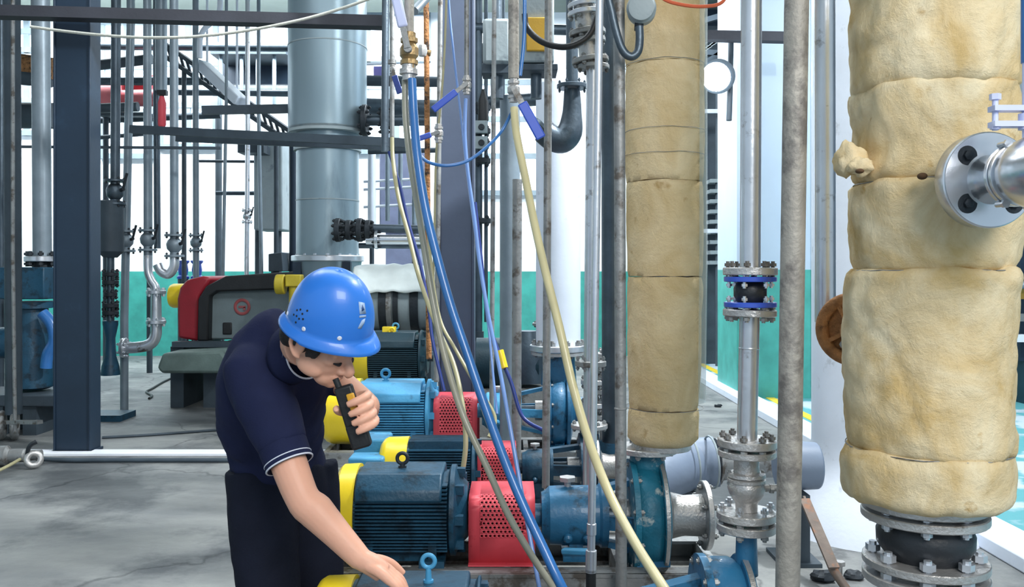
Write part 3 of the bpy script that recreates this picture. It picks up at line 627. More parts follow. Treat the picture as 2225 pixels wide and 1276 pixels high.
flange(ej, P(2010, 1219, dW), (0, 0, 1), W(128, dW), W(17, dW), M['cast'], 8, .018, .075, bm=M['steel'], name='flange')
pf = thing('flanged_stub', 'short flanged steel stub below the large black rubber joint', 'pipe', P(2010, 1400, dW))
flange(pf, P(2010, 1252, dW), (0, 0, 1), W(128, dW), W(20, dW), M['cast'], 0)
MB().cyl(P(2010, 1262, dW), V((P(2010, 0, dW).x, dW, .0)), W(95, dW)).build('pipe_body', M['blue'], pf)
# flanged valve branching off it
vb = thing('flanged_valve', 'steel flanged valve branching off the thickest lagged pipe', 'valve', P(2130, 500, 1.98))
ax = V((.06, -1, 0)).normalized(); cc = P(2150, 391, 1.90); R = W(105, 1.90)
b = MB(); b.lathe(cc-ax*.02, ax, [(-.016, R*.985), (-.013, R), (.019, R), (.021, R*.97), (.024, R*.97), (.024, R*.96), (.0245, R*.8), (.026, R*.45)], 56); fl = b.build('flange', M['steel_clean'], vb)
a_, u_, v_ = frame(ax)
for i in range(4):
    an = PI/4+i*PI/2; q = cc+(u_*math.cos(an)+v_*math.sin(an))*R*.70
    k = MB(); k.lathe(q, ax, [(0, .0215), (.0055, .0215), (.0055, .017)], 24); k.lathe(q+ax*.003, ax, [(0, .011), (.010, .011), (.013, .006)], 6); k.build('recessed_bolt', M['iron'], fl)
b = MB(); b.lathe(cc+ax*.004, ax, [(0, R*.52), (.012, R*.47), (.03, R*.40), (.062, R*.40), (.07, R*.46), (.09, R*.6)], 40); b.build('neck', M['steel_clean'], vb)
for s_ in (.082, .098): 
    k = MB(); k.lathe(cc+ax*s_, ax, [(0, R*.60), (.001, R*.62), (.009, R*.62), (.010, R*.60)], 40); k.build('body_ring', M['steel_clean'], vb)
b = MB(); b.lathe(cc+ax*.108, ax, [(0, R*.55), (.02, R*.66), (.05, R*.7), (.10, R*.66), (.14, R*.5)], 40); vbody = b.build('valve_body', M['steel_clean'], vb)
q = cc+ax*.092
for an in (1.2, 2.0, 4.2, 5.1): k = MB(); p_ = q+(u_*math.cos(an)+v_*math.sin(an))*R*.66; k.cyl(p_-ax*.012, p_+ax*.016, .006); k.lathe(p_+ax*.012, ax, [(0, .009), (.007, .009)], 6); k.build('body_bolt', M['steel_clean'], vbody)
q = cc+ax*.125; st = q+V((0, 0, R*.66))
b = MB(); b.cyl(st-V((0, 0, .02)), st+V((0, 0, .155)), .0085); b.build('stem', M['handle_white'], vb)
b = MB()
for z in (.03, .062): b.box(st+V((-.022, 0, z)), (.10, .028, .011))
b.cyl(st+V((-.064, 0, .018)), st+V((-.064, 0, .088)), .006, n=10); b.lathe(st+V((-.064, 0, .08)), (0, 0, 1), [(0, .011), (.012, .011)], 6); b.lathe(st+V((-.064, 0, .02)), (0, 0, 1), [(0, .010), (.008, .010)], 6); b.cyl(st+V((0, 0, .02)), st+V((0, 0, .052)), .016)
b.build('stop_bracket', M['handle_white'], vb)
k = MB(); k.cyl(st+V((0, 0, .155)), st+V((0, 0, .36)), .011); k.build('stem_sleeve', M['hose_blue'], vb)
MB().cyl(cc-ax*.02, cc-ax*.14, R*.42, n=28).build('branch_stub', M['steel'], vb)

# middle wool-lagged pipe with clear wrap and wires
dm = 3.3
ml = thing('lagged_pipe', 'slimmer upright wool-lagged pipe, part wrapped in clear film, above the chipped teal casing', 'insulated pipe', P(1440, 965, dm), 'wool-lagged pipes')
wool_section(ml, 'wool_wrap', [(962, 1440, 66), (950, 1440, 76), (886, 1441, 76)], dm, M['wool_pale'], .0035, 11, 90, .02)
wool_section(ml, 'wool_wrap', [(884, 1441, 75), (760, 1443, 79), (602, 1445, 81)], dm, M['wool_pale'], .004, 12, 90, .02)
wool_section(ml, 'wool_wrap', [(600, 1445, 81), (400, 1444, 83), (398, 1444, 83)], dm, M['wool_pale'], .004, 13, 90, .02)
wool_section(ml, 'wool_wrap', [(397, 1444, 83), (300, 1444, 84), (150, 1444, 85), (148, 1444, 85)], dm, M['wool_pale'], .0045, 14, 90, .02)
wool_section(ml, 'wool_wrap', [(147, 1444, 85), (0, 1443, 86), (-300, 1442, 87)], dm, M['wool_pale'], .0045, 15, 90, .03)
MB().cyl(P(1440, 975, dm), V((P(1442, 0, dm).x, dm, ROOF)), W(46, dm)).build('steel_core', M['steel'], ml)
b = MB(); b.lathe(P(1444, 870, dm), (0, 0, 1), [(0, W(86, dm)), (W(300, dm), W(89, dm)), (W(700, dm), W(91, dm)), (W(1100, dm), W(92, dm))], 26, False, .75, 1.9)
b.v = [x+V((mn.noise(x*6)*.006, 0, 0)) for x in b.v]; b.build('clear_film', M['film'], ml)
for y in (145, 288, 340, 884):
    c = P(1444, y, dm); k = MB(); rr = W(84 if y < 500 else 81, dm)+.0035
    k.tube([c+V((math.cos(2*PI*i/36)*rr, math.sin(2*PI*i/36)*rr, .004*mn.noise(V((i*.4, y, 0))))) for i in range(37)], .0009, 6, 1); k.build('tie_wire', M['galv'], ml)
flange(ml, P(1437, 968, dm), (0, 0, 1), W(64, dm), W(13, dm), M['cast'], 0)

# other upright pipes from right to left
vpipe('galvanised_pipe', 'straight grey pipe touching the slimmer lagged pipe on its left, down to the floor', (1345, 0), (1350, 1290), 3.0, 25, M['galv'], clamps=[(888, 14, 5)])
vpipe('steel_pipe', 'bright slim pipe leaning slightly, ending above the bottom edge by the teal casing', (1303, 0), (1284, 1245), 2.85, 17, M['steel'], clamps=[(1150, 10.5, 26), (1220, 12, 50), (1240, 12, 8)], tail=True)
vpipe('steel_pipe', 'bright vertical pipe just left of the leaning slim pipe, starting below the stacked flanges', (1289, 150), (1279, 1262), 4.0, 30, M['steel'], [(146, 35, 9, 6, M['galv']), (790, 34, 12, 6, M['galv'])])
vpipe('grey_pipe', 'wide dull grey pipe behind the leaning slim pipe', (1330, 0), (1332, 960), 4.4, 48, M['steel_dark'])
vpipe('galvanised_pipe', 'grey pipe in front of the white vessel, crossing the beige hose', (1192, 0), (1186, 1060), 3.7, 17, M['galv'])
vpipe('galvanised_pipe', 'grey pipe left of the white vessel, ending beside the blue bearing housing', (1124, 390), (1121, 1189), 4.6, 21, M['galv'])
vpipe('grey_post', 'pale grey post pipe above the left grey pipe, behind the beige hose nozzle', (1108, 210), (1108, 1100), 5.3, 44, M['grey_pipe'])
vpipe('galvanised_pipe', 'slim grey pipe along the right of the slate column', (1074, 0), (1068, 900), 5.0, 10, M['galv'])
vpipe('galvanised_pipe', 'slim pipe with a blue ball valve, just left of the slate column', (957, 0), (948, 830), 5.0, 11, M['galv'])
vpipe('galvanised_pipe', 'thin rusty pipe behind the brass valve', (926, 0), (932, 780), 5.3, 12, M['rust'])
vpipe('galvanised_pipe', 'thin pale pipe left of the brass valve, running down behind the cloudy hose', (852, 0), (852, 300), 4.8, 10, M['galv'], clamps=[(135, 9, 10)])
vpipe('galvanised_pipe', 'dark upright pipe between the tank and the brass valve', (838, 0), (836, 330), 6.3, 16, M['steel_dark'])
# white vessel
wv = vpipe('white_vessel', 'tall white painted pipe standing on a blue pump, behind the grey pipes', (1213, 185), (1213, 752), 5.6, 97, M['white_paint'], [(756, 62, 14, 10, M['steel'])], cat='vessel', n=40)
MB().lathe(P(1213, 186, 5.6), (0, 0, 1), [(0, W(48, 5.6)), (.04, W(44, 5.6)), (.09, W(24, 5.6)), (.1, W(14, 5.6))], 32).build('domed_top', M['white_paint'], wv)
# white column behind the big lagged pipe
b = MB(); b.lathe((2.08, 5.0, 0), (0, 0, 1), [(0, .56), (.10, .52), (.3, .40), (.42, .352), (.5, .35), (5.6, .35)], 48)
struct('round_column', b, M['white_paint'])
single('leaning_angle_iron', MB().beam(P(1748, 1085, 4.2), P(1812, 1235, 3.9), .05, .012).beam(P(1744, 1085, 4.25), P(1808, 1235, 3.95), .012, .05).cyl(P(1808, 1235, 3.95), V((P(1850, 0, 3.9).x, 3.9, 0)), .02), mat('brown_grey_steel', (112, 100, 92), .6, .2, .2, 14, .1, 50, ((140, 100, 76), .4, 12)), 'rusty angle iron leaning at the foot of the round white column', 'angle iron')
# grey lagged run low behind
gp = thing('lagged_run', 'fat pale grey lagged pipe lying low behind the flanged steel pipe', 'pipe', P(1500, 1060, 5.0))
q = [P(1385, 1062, 4.7), P(1440, 1030, 4.8), P(1500, 1010, 5.0), P(1556, 1003, 5.0)]
MB().tube(q, W(54, 5), 28, 8).build('lagging', M['lag'], gp)
for i, (x, y) in enumerate(((1455, 1024), (1505, 1009), (1545, 1004))):
    k = MB(); k.torus(P(x, y, 4.9), V((.9, .2, .2)) if i == 0 else V((1, .1, .05)), W(54, 5), .006, 40, 6); k.build('seam_band', M['grey'], gp)
b = MB(); c = P(1556, 1003, 5.0); b.lathe(c, (1, .05, .02), [(0, W(50, 5)), (.012, W(50, 5)), (.012, W(42, 5)), (.10, W(38, 5)), (.42, W(38, 5))], 32); b.build('bare_end', M['galv'], gp)
b = MB(); b.lathe(P(1690, 1012, 4.4), (1, 0, 0), [(0, W(52, 4.4)), (.03, W(54, 4.4)), (.20, W(50, 4.4))], 32); single('lagged_run', b, M['lag'], 'short fat grey lagged pipe end between the mottled pipe and the white column', 'pipe', bevel=.01)
for i, (x, y0, ds) in enumerate(((1500, 1060, 5), (1724, 1066, 4.4))):
    single('pipe_saddle', MB().box((P(x, y0, ds).x, ds, P(x, y0, ds).z/2), (.10, .2, P(x, y0, ds).z)).box((P(x, y0, ds).x, ds, .01), (.2, .26, .02)), M['grey_dark'], ['dark saddle under the fat pale grey lagged pipe', 'dark saddle under the short fat grey pipe end'][i], 'saddle')

# stacked flanges, elbow, gauge, boxes at the top middle
sf = vpipe('flange_stack', 'stack of bolted flanges above the bright vertical pipe at the top edge', (1268, 0), (1284, 146), 4.0, 46, M['cast'], [(12, 36, 10, 6, M['steel']), (30, 38, 10, 6, M['steel']), (72, 40, 11, 6, M['galv']), (90, 38, 10, 6, M['galv']), (132, 40, 10, 6, M['galv'])], cat='valve')
el = thing('pipe_elbow', 'dark grey pipe elbow with a flange above it, in front of the white vessel', 'elbow', P(1222, 320, 4.9))
MB().tube([P(1243, 195, 4.9), P(1243, 245, 4.9), P(1238, 285, 4.9), P(1222, 304, 4.9), P(1200, 300, 4.9), P(1180, 284, 4.9)], [W(17, 4.9), W(21, 4.9), W(28, 4.9), W(29, 4.9), W(28, 4.9), W(27, 4.9)], 24, 6).build('bend', M['steel_dark'], el)
flange(el, P(1243, 188, 4.9), (0, 0, 1), W(33, 4.9), W(9, 4.9), M['steel_dark'], 6)
flange(el, P(1180, 283, 4.9), (.75, .1, .65), W(31, 4.9), W(9, 4.9), M['steel_dark'], 0)
MB().cyl(P(1243, 184, 4.9), V((P(1243, 0, 4.9).x, 4.9, ROOF)), W(13, 4.9)).build('riser', M['steel_dark'], el)
ga = thing('pressure_transmitter', 'round grey transmitter housing hanging at the top before the slimmer lagged pipe', 'gauge', P(1398, 60, 2.95))
c = P(1398, 18, 2.95); b = MB(); b.lathe(c+V((0, .045, 0)), (-.15, -1, -.1), [(0, W(26, 2.95)), (.01, W(31, 2.95)), (.07, W(32, 2.95)), (.075, W(29, 2.95)), (.088, W(27, 2.95)), (.09, W(20, 2.95))], 36); b.build('housing', M['grey'], ga)
MB().cyl(P(1389, 48, 2.95), P(1388, 66, 2.95), W(10, 2.95)).build('cable_gland', M['iron'], ga)
MB().cyl(c+V((0, .05, .02)), V((c.x, 3.0, ROOF)), .012).build('hanger', M['galv'], ga)
single('cable_conduit', MB().tube([P(1389, 58, 2.93), P(1390, 85, 2.93), P(1386, 112, 2.93), P(1372, 123, 2.93), P(1355, 112, 2.93), P(1342, 80, 2.93), P(1330, 30, 2.93), P(1320, -40, 2.93), P(1318, -300, 2.93)], W(9, 2.93), 14), M['steel_dark'], 'dark flexible conduit looping down from the round transmitter', 'conduit')
single('orange_cable', MB().tube([P(1420, -40, 2.95), P(1440, -4, 2.95), P(1480, 10, 2.95), P(1530, 14, 2.95), P(1570, 4, 2.95), P(1590, -40, 2.95)], W(4, 2.95), 8), M['orange'], 'thin orange cable drooping at the top edge before the slimmer lagged pipe', 'cable')
single('black_cable', MB().tube([P(1140, 30, 3.6), P(1146, 62, 3.6), P(1180, 92, 3.55), P(1230, 102, 3.5), P(1275, 82, 3.5), P(1296, 40, 3.5), P(1310, -30, 3.5), P(1312, -200, 3.5)], W(7, 3.55), 10), M['black'], 'black cable sagging across the stacked flanges', 'cable')
ab = thing('actuator_box', 'grey actuator with a yellow plate behind the beige hose valve', 'actuator', P(1160, 155, 4.6))
b = MB(); b.box(P(1160, 75, 4.6), (W(84, 4.6), .2, W(140, 4.6))); b.build('housing', M['grey'], ab, .01)
MB().box(P(1167, 75, 4.49), (W(44, 4.6), .03, W(70, 4.6))).build('yellow_plate', mat('ochre_plate', (232, 178, 52), .5), ab, .004, label='ochre yellow plate')
MB().box(P(1165, 155, 4.6), (W(90, 4.6), .2, W(14, 4.6))).build('base_flange', M['grey_dark'], ab, .004)
MB().cyl(P(1165, 150, 4.6), P(1165, 215, 4.6), W(12, 4.6)).build('stem', M['steel_dark'], ab); MB().cyl(P(1160, 10, 4.6), V((P(1160, 0, 4.6).x, 4.6, ROOF)), .03).build('hanger', M['steel_dark'], ab)
ab = thing('actuator_box', 'plain pale grey actuator box left of the beige hose valve', 'actuator', P(1082, 160, 5.2))
MB().box(P(1080, 98, 5.2), (W(60, 5.2), .2, W(98, 5.2))).build('housing', M['grey'], ab, .02)
MB().box(P(1080, 155, 5.2), (W(64, 5.2), .16, W(22, 5.2))).build('base_flange', M['grey_dark'], ab, .004)
MB().cyl(P(1080, 155, 5.2), P(1080, 215, 5.2), W(14, 5.2)).build('stem', M['steel_dark'], ab); MB().cyl(P(1080, 60, 5.2), V((P(1080, 0, 5.2).x, 5.2, ROOF)), .03).build('hanger', M['steel_dark'], ab)

# hose valves
def ball_valve(label, c, s, body, handle, hdir, hl, hw, feed=True, hm=None, ff=.45):
    t = thing('ball_valve', label, 'valve', c-V((0, 0, s*1.6)), 'ball valves above the hoses')
    b = MB(); b.lathe(c-V((0, 0, s*1.7)), (0, 0, 1), [(0, s*.62), (s*.5, s*.62), (s*.5, s*.8), (s*.9, s*.8), (s*1.0, s*.62), (s*1.3, s*.85), (s*2.0, s*.85), (s*2.4, s*.62), (s*2.5, s*.8), (s*2.9, s*.8), (s*2.9, s*.6), (s*3.4, s*.6)], 8); b.build('valve_body', body, t, ang=25)
    b = MB(); b.cyl(c, c+V((0, -s*1.3, 0)), s*.36, n=12); b.build('stem', M['galv'], t)
    h = V(hdir).normalized(); b = MB(); b.beam(c+V((0, -s*1.3, 0)), c+V((0, -s*1.3, 0))+h*hl*.35, hw*.6, s*.2, (0, 1, 0)); b.build('lever', M['galv'], t)
    b = MB(); b.beam(c+V((0, -s*1.3, 0))+h*hl*.3, c+V((0, -s*1.35, 0))+h*hl, hw, s*.5, (0, 1, 0)); b.build('handle_grip', handle, t, s*.18)
    if feed: MB().cyl(c+V((0, 0, s*1.5)), V((c.x, c.y, ROOF)), s*ff, n=14).build('feed_pipe', hm or M['galv'], t)
    return t
dh = 3.0
ball_valve('brass ball valve with a pale lilac upright handle, feeding the blue hose', P(889, 112, dh), W(24, dh), M['brass'], M['handle_white'], (-.22, 0, 1), W(150, dh), W(22, dh), hm=M['galv_rough'])
cf = thing('hose_coupling', 'pale crimped coupling between the brass valve and the blue hose', 'coupling', P(888, 175, dh)); b = MB(); b.lathe(P(888, 175, dh), (0, 0, 1), [(0, W(13, dh)), (W(12, dh), W(14, dh)), (W(13, dh), W(20, dh)), (W(24, dh), W(20, dh)), (W(25, dh), W(15, dh)), (W(34, dh), W(15, dh))], 24); b.build('ferrule', M['cast'], cf)
ball_valve('silver ball valve with its blue lever pointing down left, before the slate column', P(1014, 185, 3.6), W(12, 3.6), M['cast'], M['handle_blue'], (-.78, 0, -.62), W(92, 3.6), W(15, 3.6))
ball_valve('silver ball valve with a small blue lever, lowest one by the slate column', P(953, 290, 4.2), W(12, 4.2), M['cast'], M['handle_blue'], (-.9, 0, -.3), W(52, 4.2), W(12, 4.2), feed=False)
ball_valve('pale steel ball valve with a blue lever hanging to the right, feeding the beige hose', P(1116, 195, 3.2), W(16, 3.2), M['cast'], M['handle_blue'], (.48, 0, -.88), W(124, 3.2), W(22, 3.2), hm=M['galv_rough'], ff=.75)
ball_valve('small valve with a dark blue lever beside the tank, left of the brass valve', P(853, 150, 4.8), W(8, 4.8), M['cast'], M['hose_navy'], (.3, 0, -.95), W(58, 4.8), W(13, 4.8), feed=False)
def hose(name, label, pts, wpx, m, group='hoses hanging from the valves'):
    d = pts[0][2]; return single(name, MB().tube([P(*p) for p in pts], W(wpx, d)/2, 12, 8), m, label, 'hose', group)
hose('water_hose', 'thick bright blue hose from the brass valve to the floor', [(895, 172, 2.98), (899, 250, 2.96), (907, 340, 2.93), (922, 440, 2.9), (945, 540, 2.87), (978, 660, 2.84), (1015, 770, 2.8), (1056, 890, 2.76), (1100, 1010, 2.72), (1140, 1105, 2.68), (1180, 1190, 2.64), (1222, 1278, 2.6), (1290, 1400, 2.6)], 19, M['hose_blue'])
hose('water_hose', 'cloudy grey hose hanging beside the thick blue hose', [(880, 172, 3.02), (881, 250, 3.01), (890, 340, 3.0), (906, 440, 2.98), (922, 540, 2.96), (942, 660, 2.93), (968, 780, 2.9), (1005, 900, 2.87), (1060, 1020, 2.83), (1105, 1120, 2.8), (1160, 1215, 2.77), (1240, 1330, 2.75)], 14, M['hose_clear'])
hose('water_hose', 'beige hose from the pale steel valve slanting down past the leaning slim pipe', [(1117, 235, 3.18), (1122, 290, 3.15), (1140, 380, 3.1), (1160, 480, 3.03), (1185, 590, 2.95), (1215, 710, 2.87), (1245, 840, 2.8), (1280, 960, 2.72), (1325, 1075, 2.6), (1380, 1180, 2.42), (1442, 1278, 2.25), (1500, 1370, 2.12)], 17, M['hose_beige'])
hose('water_hose', 'thin pale blue tube from the silver valve, swinging down to the right', [(1012, 215, 3.58), (1010, 290, 3.55), (1016, 370, 3.5), (1030, 470, 3.42), (1042, 570, 3.35), (1062, 690, 3.28), (1085, 800, 3.2), (1105, 910, 3.12), (1128, 1040, 3.05), (1150, 1160, 2.98), (1172, 1278, 2.92), (1190, 1380, 2.9)], 8, M['hose_pale_blue'])
hose('water_hose', 'yellowed thin tube from beside the tank down across the red guards', [(852, 300, 4.3), (854, 350, 4.25), (866, 430, 4.15), (890, 520, 4.05), (910, 600, 3.95), (945, 700, 3.8), (985, 790, 3.7), (1005, 880, 3.55), (1012, 960, 3.5), (1006, 1020, 3.48)], 9, M['hose_olive'])
hose('water_hose', 'second yellowed tube crossing under the cloudy hose toward the blue bearing housings', [(905, 300, 4.6), (925, 420, 4.5), (935, 560, 4.4), (955, 690, 4.3), (990, 760, 4.2), (1030, 830, 4.1), (1075, 905, 4.05), (1062, 950, 4.0)], 7, M['hose_olive'])
hose('water_hose', 'dark blue thin tube left of the cloudy hose', [(845, 330, 4.4), (868, 400, 4.35), (886, 480, 4.3), (912, 570, 4.25), (930, 660, 4.2), (940, 740, 4.15), (965, 850, 4.1)], 7, M['hose_navy'])
hose('water_hose', 'blue tube looping between the beige hose valve and the thick blue hose', [(1112, 244, 3.2), (1090, 285, 3.2), (1055, 322, 3.15), (1015, 350, 3.12), (970, 360, 3.1), (930, 352, 3.1), (905, 330, 3.1)], 7, M['hose_blue'])
hose('water_hose', 'thin blue line crossing the slate column from the top edge', [(968, -200, 4.0), (975, 0, 4.0), (985, 110, 3.95), (1000, 240, 3.9), (1018, 400, 3.85), (1040, 560, 3.8), (1060, 700, 3.75), (1070, 800, 3.7), (1080, 900, 3.6)], 5, M['hose_pale_blue'])
hose('water_hose', 'blue cable running up beside the pale steel valve to the top edge', [(1138, -200, 3.25), (1140, 0, 3.25), (1138, 90, 3.25), (1130, 165, 3.24)], 8, M['hose_blue'])
hose('water_hose', 'dark blue cable with a yellow joint left of the grey post', [(1032, 440, 4.3), (1045, 560, 4.25), (1060, 690, 4.2), (1085, 770, 4.15), (1110, 830, 4.1), (1135, 905, 4.05), (1180, 935, 4.0)], 8, M['hose_navy'])
single('cable_joint', MB().cyl(P(1086, 762, 4.12), P(1096, 800, 4.1), .018), M['yellow'], 'yellow joint on the dark blue cable', 'cable joint')
hose('water_hose', 'pale olive tube hanging straight down along the slate column edge', [(975, -200, 4.4), (968, 60, 4.4), (960, 200, 4.4), (948, 330, 4.4), (944, 500, 4.4), (940, 700, 4.4)], 5, M['hose_olive'])
single('sagging_rope', MB().tube([P(66, 58, 5.6), P(140, 68, 5.6), P(240, 78, 5.55), (P(330, 82, 5.5)), P(430, 79, 5.5), P(540, 66, 5.5), P(650, 44, 5.5), P(730, 22, 5.5), P(805, -4, 5.5), P(1000, -80, 5.5), P(1300, -230, 5.5)], .0095, 10), M['rope'], 'pale rope sagging across the top left', 'rope')
# blue hose joint lever under the big pump
b = MB(); b.beam(P(1222, 1198, 3.05), P(1282, 1200, 3.0), .03, .02); single('drain_lever', b, M['blue_light'], 'pale blue lever under the large blue bearing housing', 'lever', bevel=.006)

# small fittings round the brass valve and bits on the floor by the big joint
t = thing('branch_valve', 'small brass branch cock on the rusty pipe right of the brass ball valve', 'valve', P(918, 118, 5.3))
MB().cyl(P(908, 110, 5.3), P(936, 116, 5.3), W(7, 5.2)).build('cock_body', M['brass'], t); k = MB(); k.lathe(P(918, 122, 5.2), (0, 0, 1), [(0, W(8, 5.2)), (W(12, 5.2), W(11, 5.2)), (W(24, 5.2), W(8, 5.2))], 8); k.build('cock_nut', M['cast'], t)
single('slanting_pipe', MB().cyl(P(900, 24, 3.1), P(935, -14, 3.2), W(10, 3.1)).cyl(P(934, -13, 3.2), V((P(934, 0, 3.2).x, 3.2, ROOF)), W(10, 3.1)), M['grey_pipe'], 'short grey pipe slanting up from the brass valve to the top edge', 'pipe')
g2 = lambda px, py, h=0.0: P(px, py, F*(EYE-h)/(py-590))
t = thing('loose_bolt', 'pale bolt standing on the floor left of the large black rubber joint', 'bolt', g2(1824, 1252)); q = wloc(t)
k = MB(); k.cyl(q, q+V((0, 0, .05)), .014); k.lathe(q+V((0, 0, .05)), (0, 0, 1), [(0, .026), (.02, .026)], 6); k.build('bolt_body', M['cast'], t)
for i, (x, y, r, lb) in enumerate([(1790, 1262, .045, 'dark lump of stone by the pale standing bolt, nearest the mottled pipe'), (1856, 1258, .035, 'dark lump of stone between the pale bolt and the large black joint'), (1560, 885, .03, 'small dark stone lying on the pale floor right of the slimmer lagged pipe')]):
    b = MB(); b.ell((0, 0, 0), (1, 1, 1), n=14, m=9); q = g2(x, y); b.v = [V((v.x*r*1.3, v.y*r, (v.z+.6)*r*.7))*(1+.4*mn.noise(v*1.7+V((i*5, 0, 0))))+q for v in b.v]
    b.v = [V((v.x, v.y, max(v.z, .001))) for v in b.v]; single('stone', b, M['iron'], lb, 'stone')

# ------------------------------------------------------------------ tank, background pipework and machines on the left
dT = 9.0
tk = thing('process_tank', 'tall pale cylindrical tank in two widths behind the worker', 'tank', P(715, 590, dT))
c = lambda y: P(712, y, dT)
b = MB(); r1 = W(84, dT); r2 = W(67, dT); zt = c(288).z
b.lathe(V((c(0).x, dT, zt)), (0, 0, 1), [(0, r1*.97), (.01, r1), (ROOF-zt, r1)], 56); b.build('upper_shell', M['tank'], tk)
b = MB(); zb = c(562).z; b.lathe(V((c(0).x, dT, zb)), (0, 0, 1), [(0, r2), (zt-zb, r2)], 56); b.build('lower_shell', M['tank'], tk)
for y, t_, r_ in ((292, .05, r1*1.0), (106, .012, r1*1.012), (330, .05, r2*1.08), (438, .012, r2*1.015)):
    k = MB(); k.lathe(V((c(0).x, dT, c(y).z)), (0, 0, 1), [(0, r_), (t_, r_)], 56); k.build('girth_band', M['grey'], tk)
flange(tk, V((c(0).x, dT, c(562).z)), (0, 0, 1), r2*1.16, .06, M['steel'], 16, .025, .12, name='base_flange')
b = MB(); b.lathe(V((c(0).x, dT, c(566).z)), (0, 0, -1), [(0, r2*1.1), (.35, r2*.9), (.7, r2*.5), (.75, r2*.3), (1.55, r2*.3)], 48); b.build('cone_bottom', M['tank'], tk)
for i in range(4):
    an = PI/4+i*PI/2; q = V((c(0).x+math.cos(an)*r2*1.1, dT+math.sin(an)*r2*1.1, 0)); MB().beam(q, q+V((0, 0, c(570).z)), .08, .08).build('leg', M['navy'], tk)
# side nozzle with blind flange and the big dark valve lower down
k = MB(); q = P(792, 262, 8.8); k.cyl(q, q+V((.62, 0, 0)), .055); k.build('side_nozzle', M['steel_dark'], tk)
flange(tk, P(793, 262, 8.8), (1, 0, 0), .16, .05, M['iron'], 6, .02, .12, name='nozzle_flange'); flange(tk, P(835, 262, 8.8), (1, 0, 0), .14, .05, M['iron'], 6, .02, .12, name='nozzle_flange')
def hpipe(label, a, b_, r, m, fl=(), name='horizontal_pipe', grp=None):
    t = thing(name, label, 'pipe', a-V((0, 0, r)), grp); MB().cyl(a, b_, r).build('pipe_body', m, t); ax = (b_-a).normalized()
    for s_, R_, t_ in fl: flange(t, a+(b_-a)*s_, ax, R_, t_, m, 8, R_*.12, t_*2.6, bm=M['iron'])
    return t
gv = thing('gate_valve', 'dark bolted valve on the front of the pale tank', 'valve', P(765, 520, 8.3))
for k, x in enumerate((735, 758, 782, 800)): flange(gv, P(x, 500, 8.3), (1, 0, 0), W(22 if k % 2 else 26, 8.3), .05, M['iron'], 8, .018, .1)
MB().cyl(P(728, 500, 8.3), P(812, 498, 8.3), W(14, 8.3)).build('valve_body', M['iron'], gv)
MB().cyl(P(736, 500, 8.3), P(736, 500, 8.75), W(10, 8.3)).build('stub', M['iron'], gv)
hpipe('dark horizontal pipe running right from the bolted tank valve', P(806, 496, 8.3), P(940, 499, 8.3), W(9, 8.3), M['steel_dark'])
hpipe('shiny horizontal pipe below the dark one, right of the tank', P(796, 521, 8.3), P(945, 521, 8.3), W(11, 8.3), M['steel_clean'], [(.15, .09, .03)])
hpipe('second dark horizontal pipe under the shiny one', P(780, 534, 8.4), P(945, 535, 8.4), W(6, 8.4), M['steel_dark'])
# big grey drum under a white sheet
dr = thing('horizontal_drum', 'large grey drum with dark bands under a white sheet, behind the hard hat', 'drum', P(865, 800, 8.2))
a = P(790, 660, 8.2); e = P(952, 660, 8.2); MB().lathe(a, e-a, [(0, W(52, 8.2)), (.05, W(60, 8.2)), ((e-a).length, W(60, 8.2))], 40).build('shell', M['grey'], dr)
for x, w_, m in ((838, .07, 'iron'), (852, .05, 'galv'), (866, .05, 'iron'), (905, .08, 'iron')):
    k = MB(); q = P(x, 660, 8.2); k.lathe(q-V((w_/2, 0, 0)), (1, 0, 0), [(0, W(60, 8.2)), (.003, W(64, 8.2)), (w_, W(64, 8.2))], 40); k.build('band', M[m], dr)
for x in (820, 930): k = MB(); q = P(x, 0, 8.2); k.box((q.x, 8.2, P(0, 715, 8.2).z/2), (.1, .5, P(0, 715, 8.2).z)); k.build('saddle', M['grey_dark'], dr)
def sheet(u, v):
    x = P(775+u*178, 0, 8.2).x; an = PI*(.12+.76*v); R = W(64, 8.2)*(1.08+.05*mn.noise(V((u*3, v*2, 3)))+.10*u*(1-u)); z = P(0, 655, 8.2).z
    return V((x, 8.2-math.cos(an)*R*1.1, z+math.sin(an)*R*1.28-.05+.022*mn.noise(V((u*7, v*5, 0)))))
single('white_sheet', MB().grid(sheet, 50, 36), M['wrapfoil'], 'crumpled white sheet draped over the large grey drum', 'sheet', solid=.006)
# crusher / blower with red end
bl = thing('blower_machine', 'black hooded machine with a red rounded end and grey front, behind the worker\'s back', 'machine', P(500, 800, 9.5), None)
d = 9.5
def prism(pts, d0, d1, n=None):
    b = MB(); k = len(pts); vs = [P(x, y, d0) for x, y in pts]; vs = vs+[V((v.x, d1, v.z)) for v in vs]
    return b.add(vs, [tuple(range(k)), tuple(range(2*k-1, k-1, -1))]+[(i, i+k, (i+1) % k+k, (i+1) % k) for i in range(k)])
prism([(450, 738), (452, 636), (468, 628), (600, 618), (640, 640), (640, 738)], d, d+1.0).build('front_casing', mat('dull_grey_casing', (108, 122, 126), .6, 0, .1, 5), bl, .02)
prism([(428, 742), (430, 650), (447, 622), (490, 600), (640, 590), (660, 600), (660, 622), (600, 630), (470, 634), (454, 644), (452, 742)], d-.12, d+1.1).build('black_hood', M['black'], bl, .02)
prism([(386, 735), (384, 650), (390, 625), (405, 608), (440, 600), (458, 604), (447, 622), (432, 645), (430, 742)], d-.06, d+.8).build('red_end', M['red_dark'], bl, .03)
b = MB(); b.lathe(P(372, 643, d+.2), (1, 0, 0), [(0, .04), (0, .12), (.03, .135), (.16, .135)], 32); b.build('yellow_pulley', M['yellow'], bl)
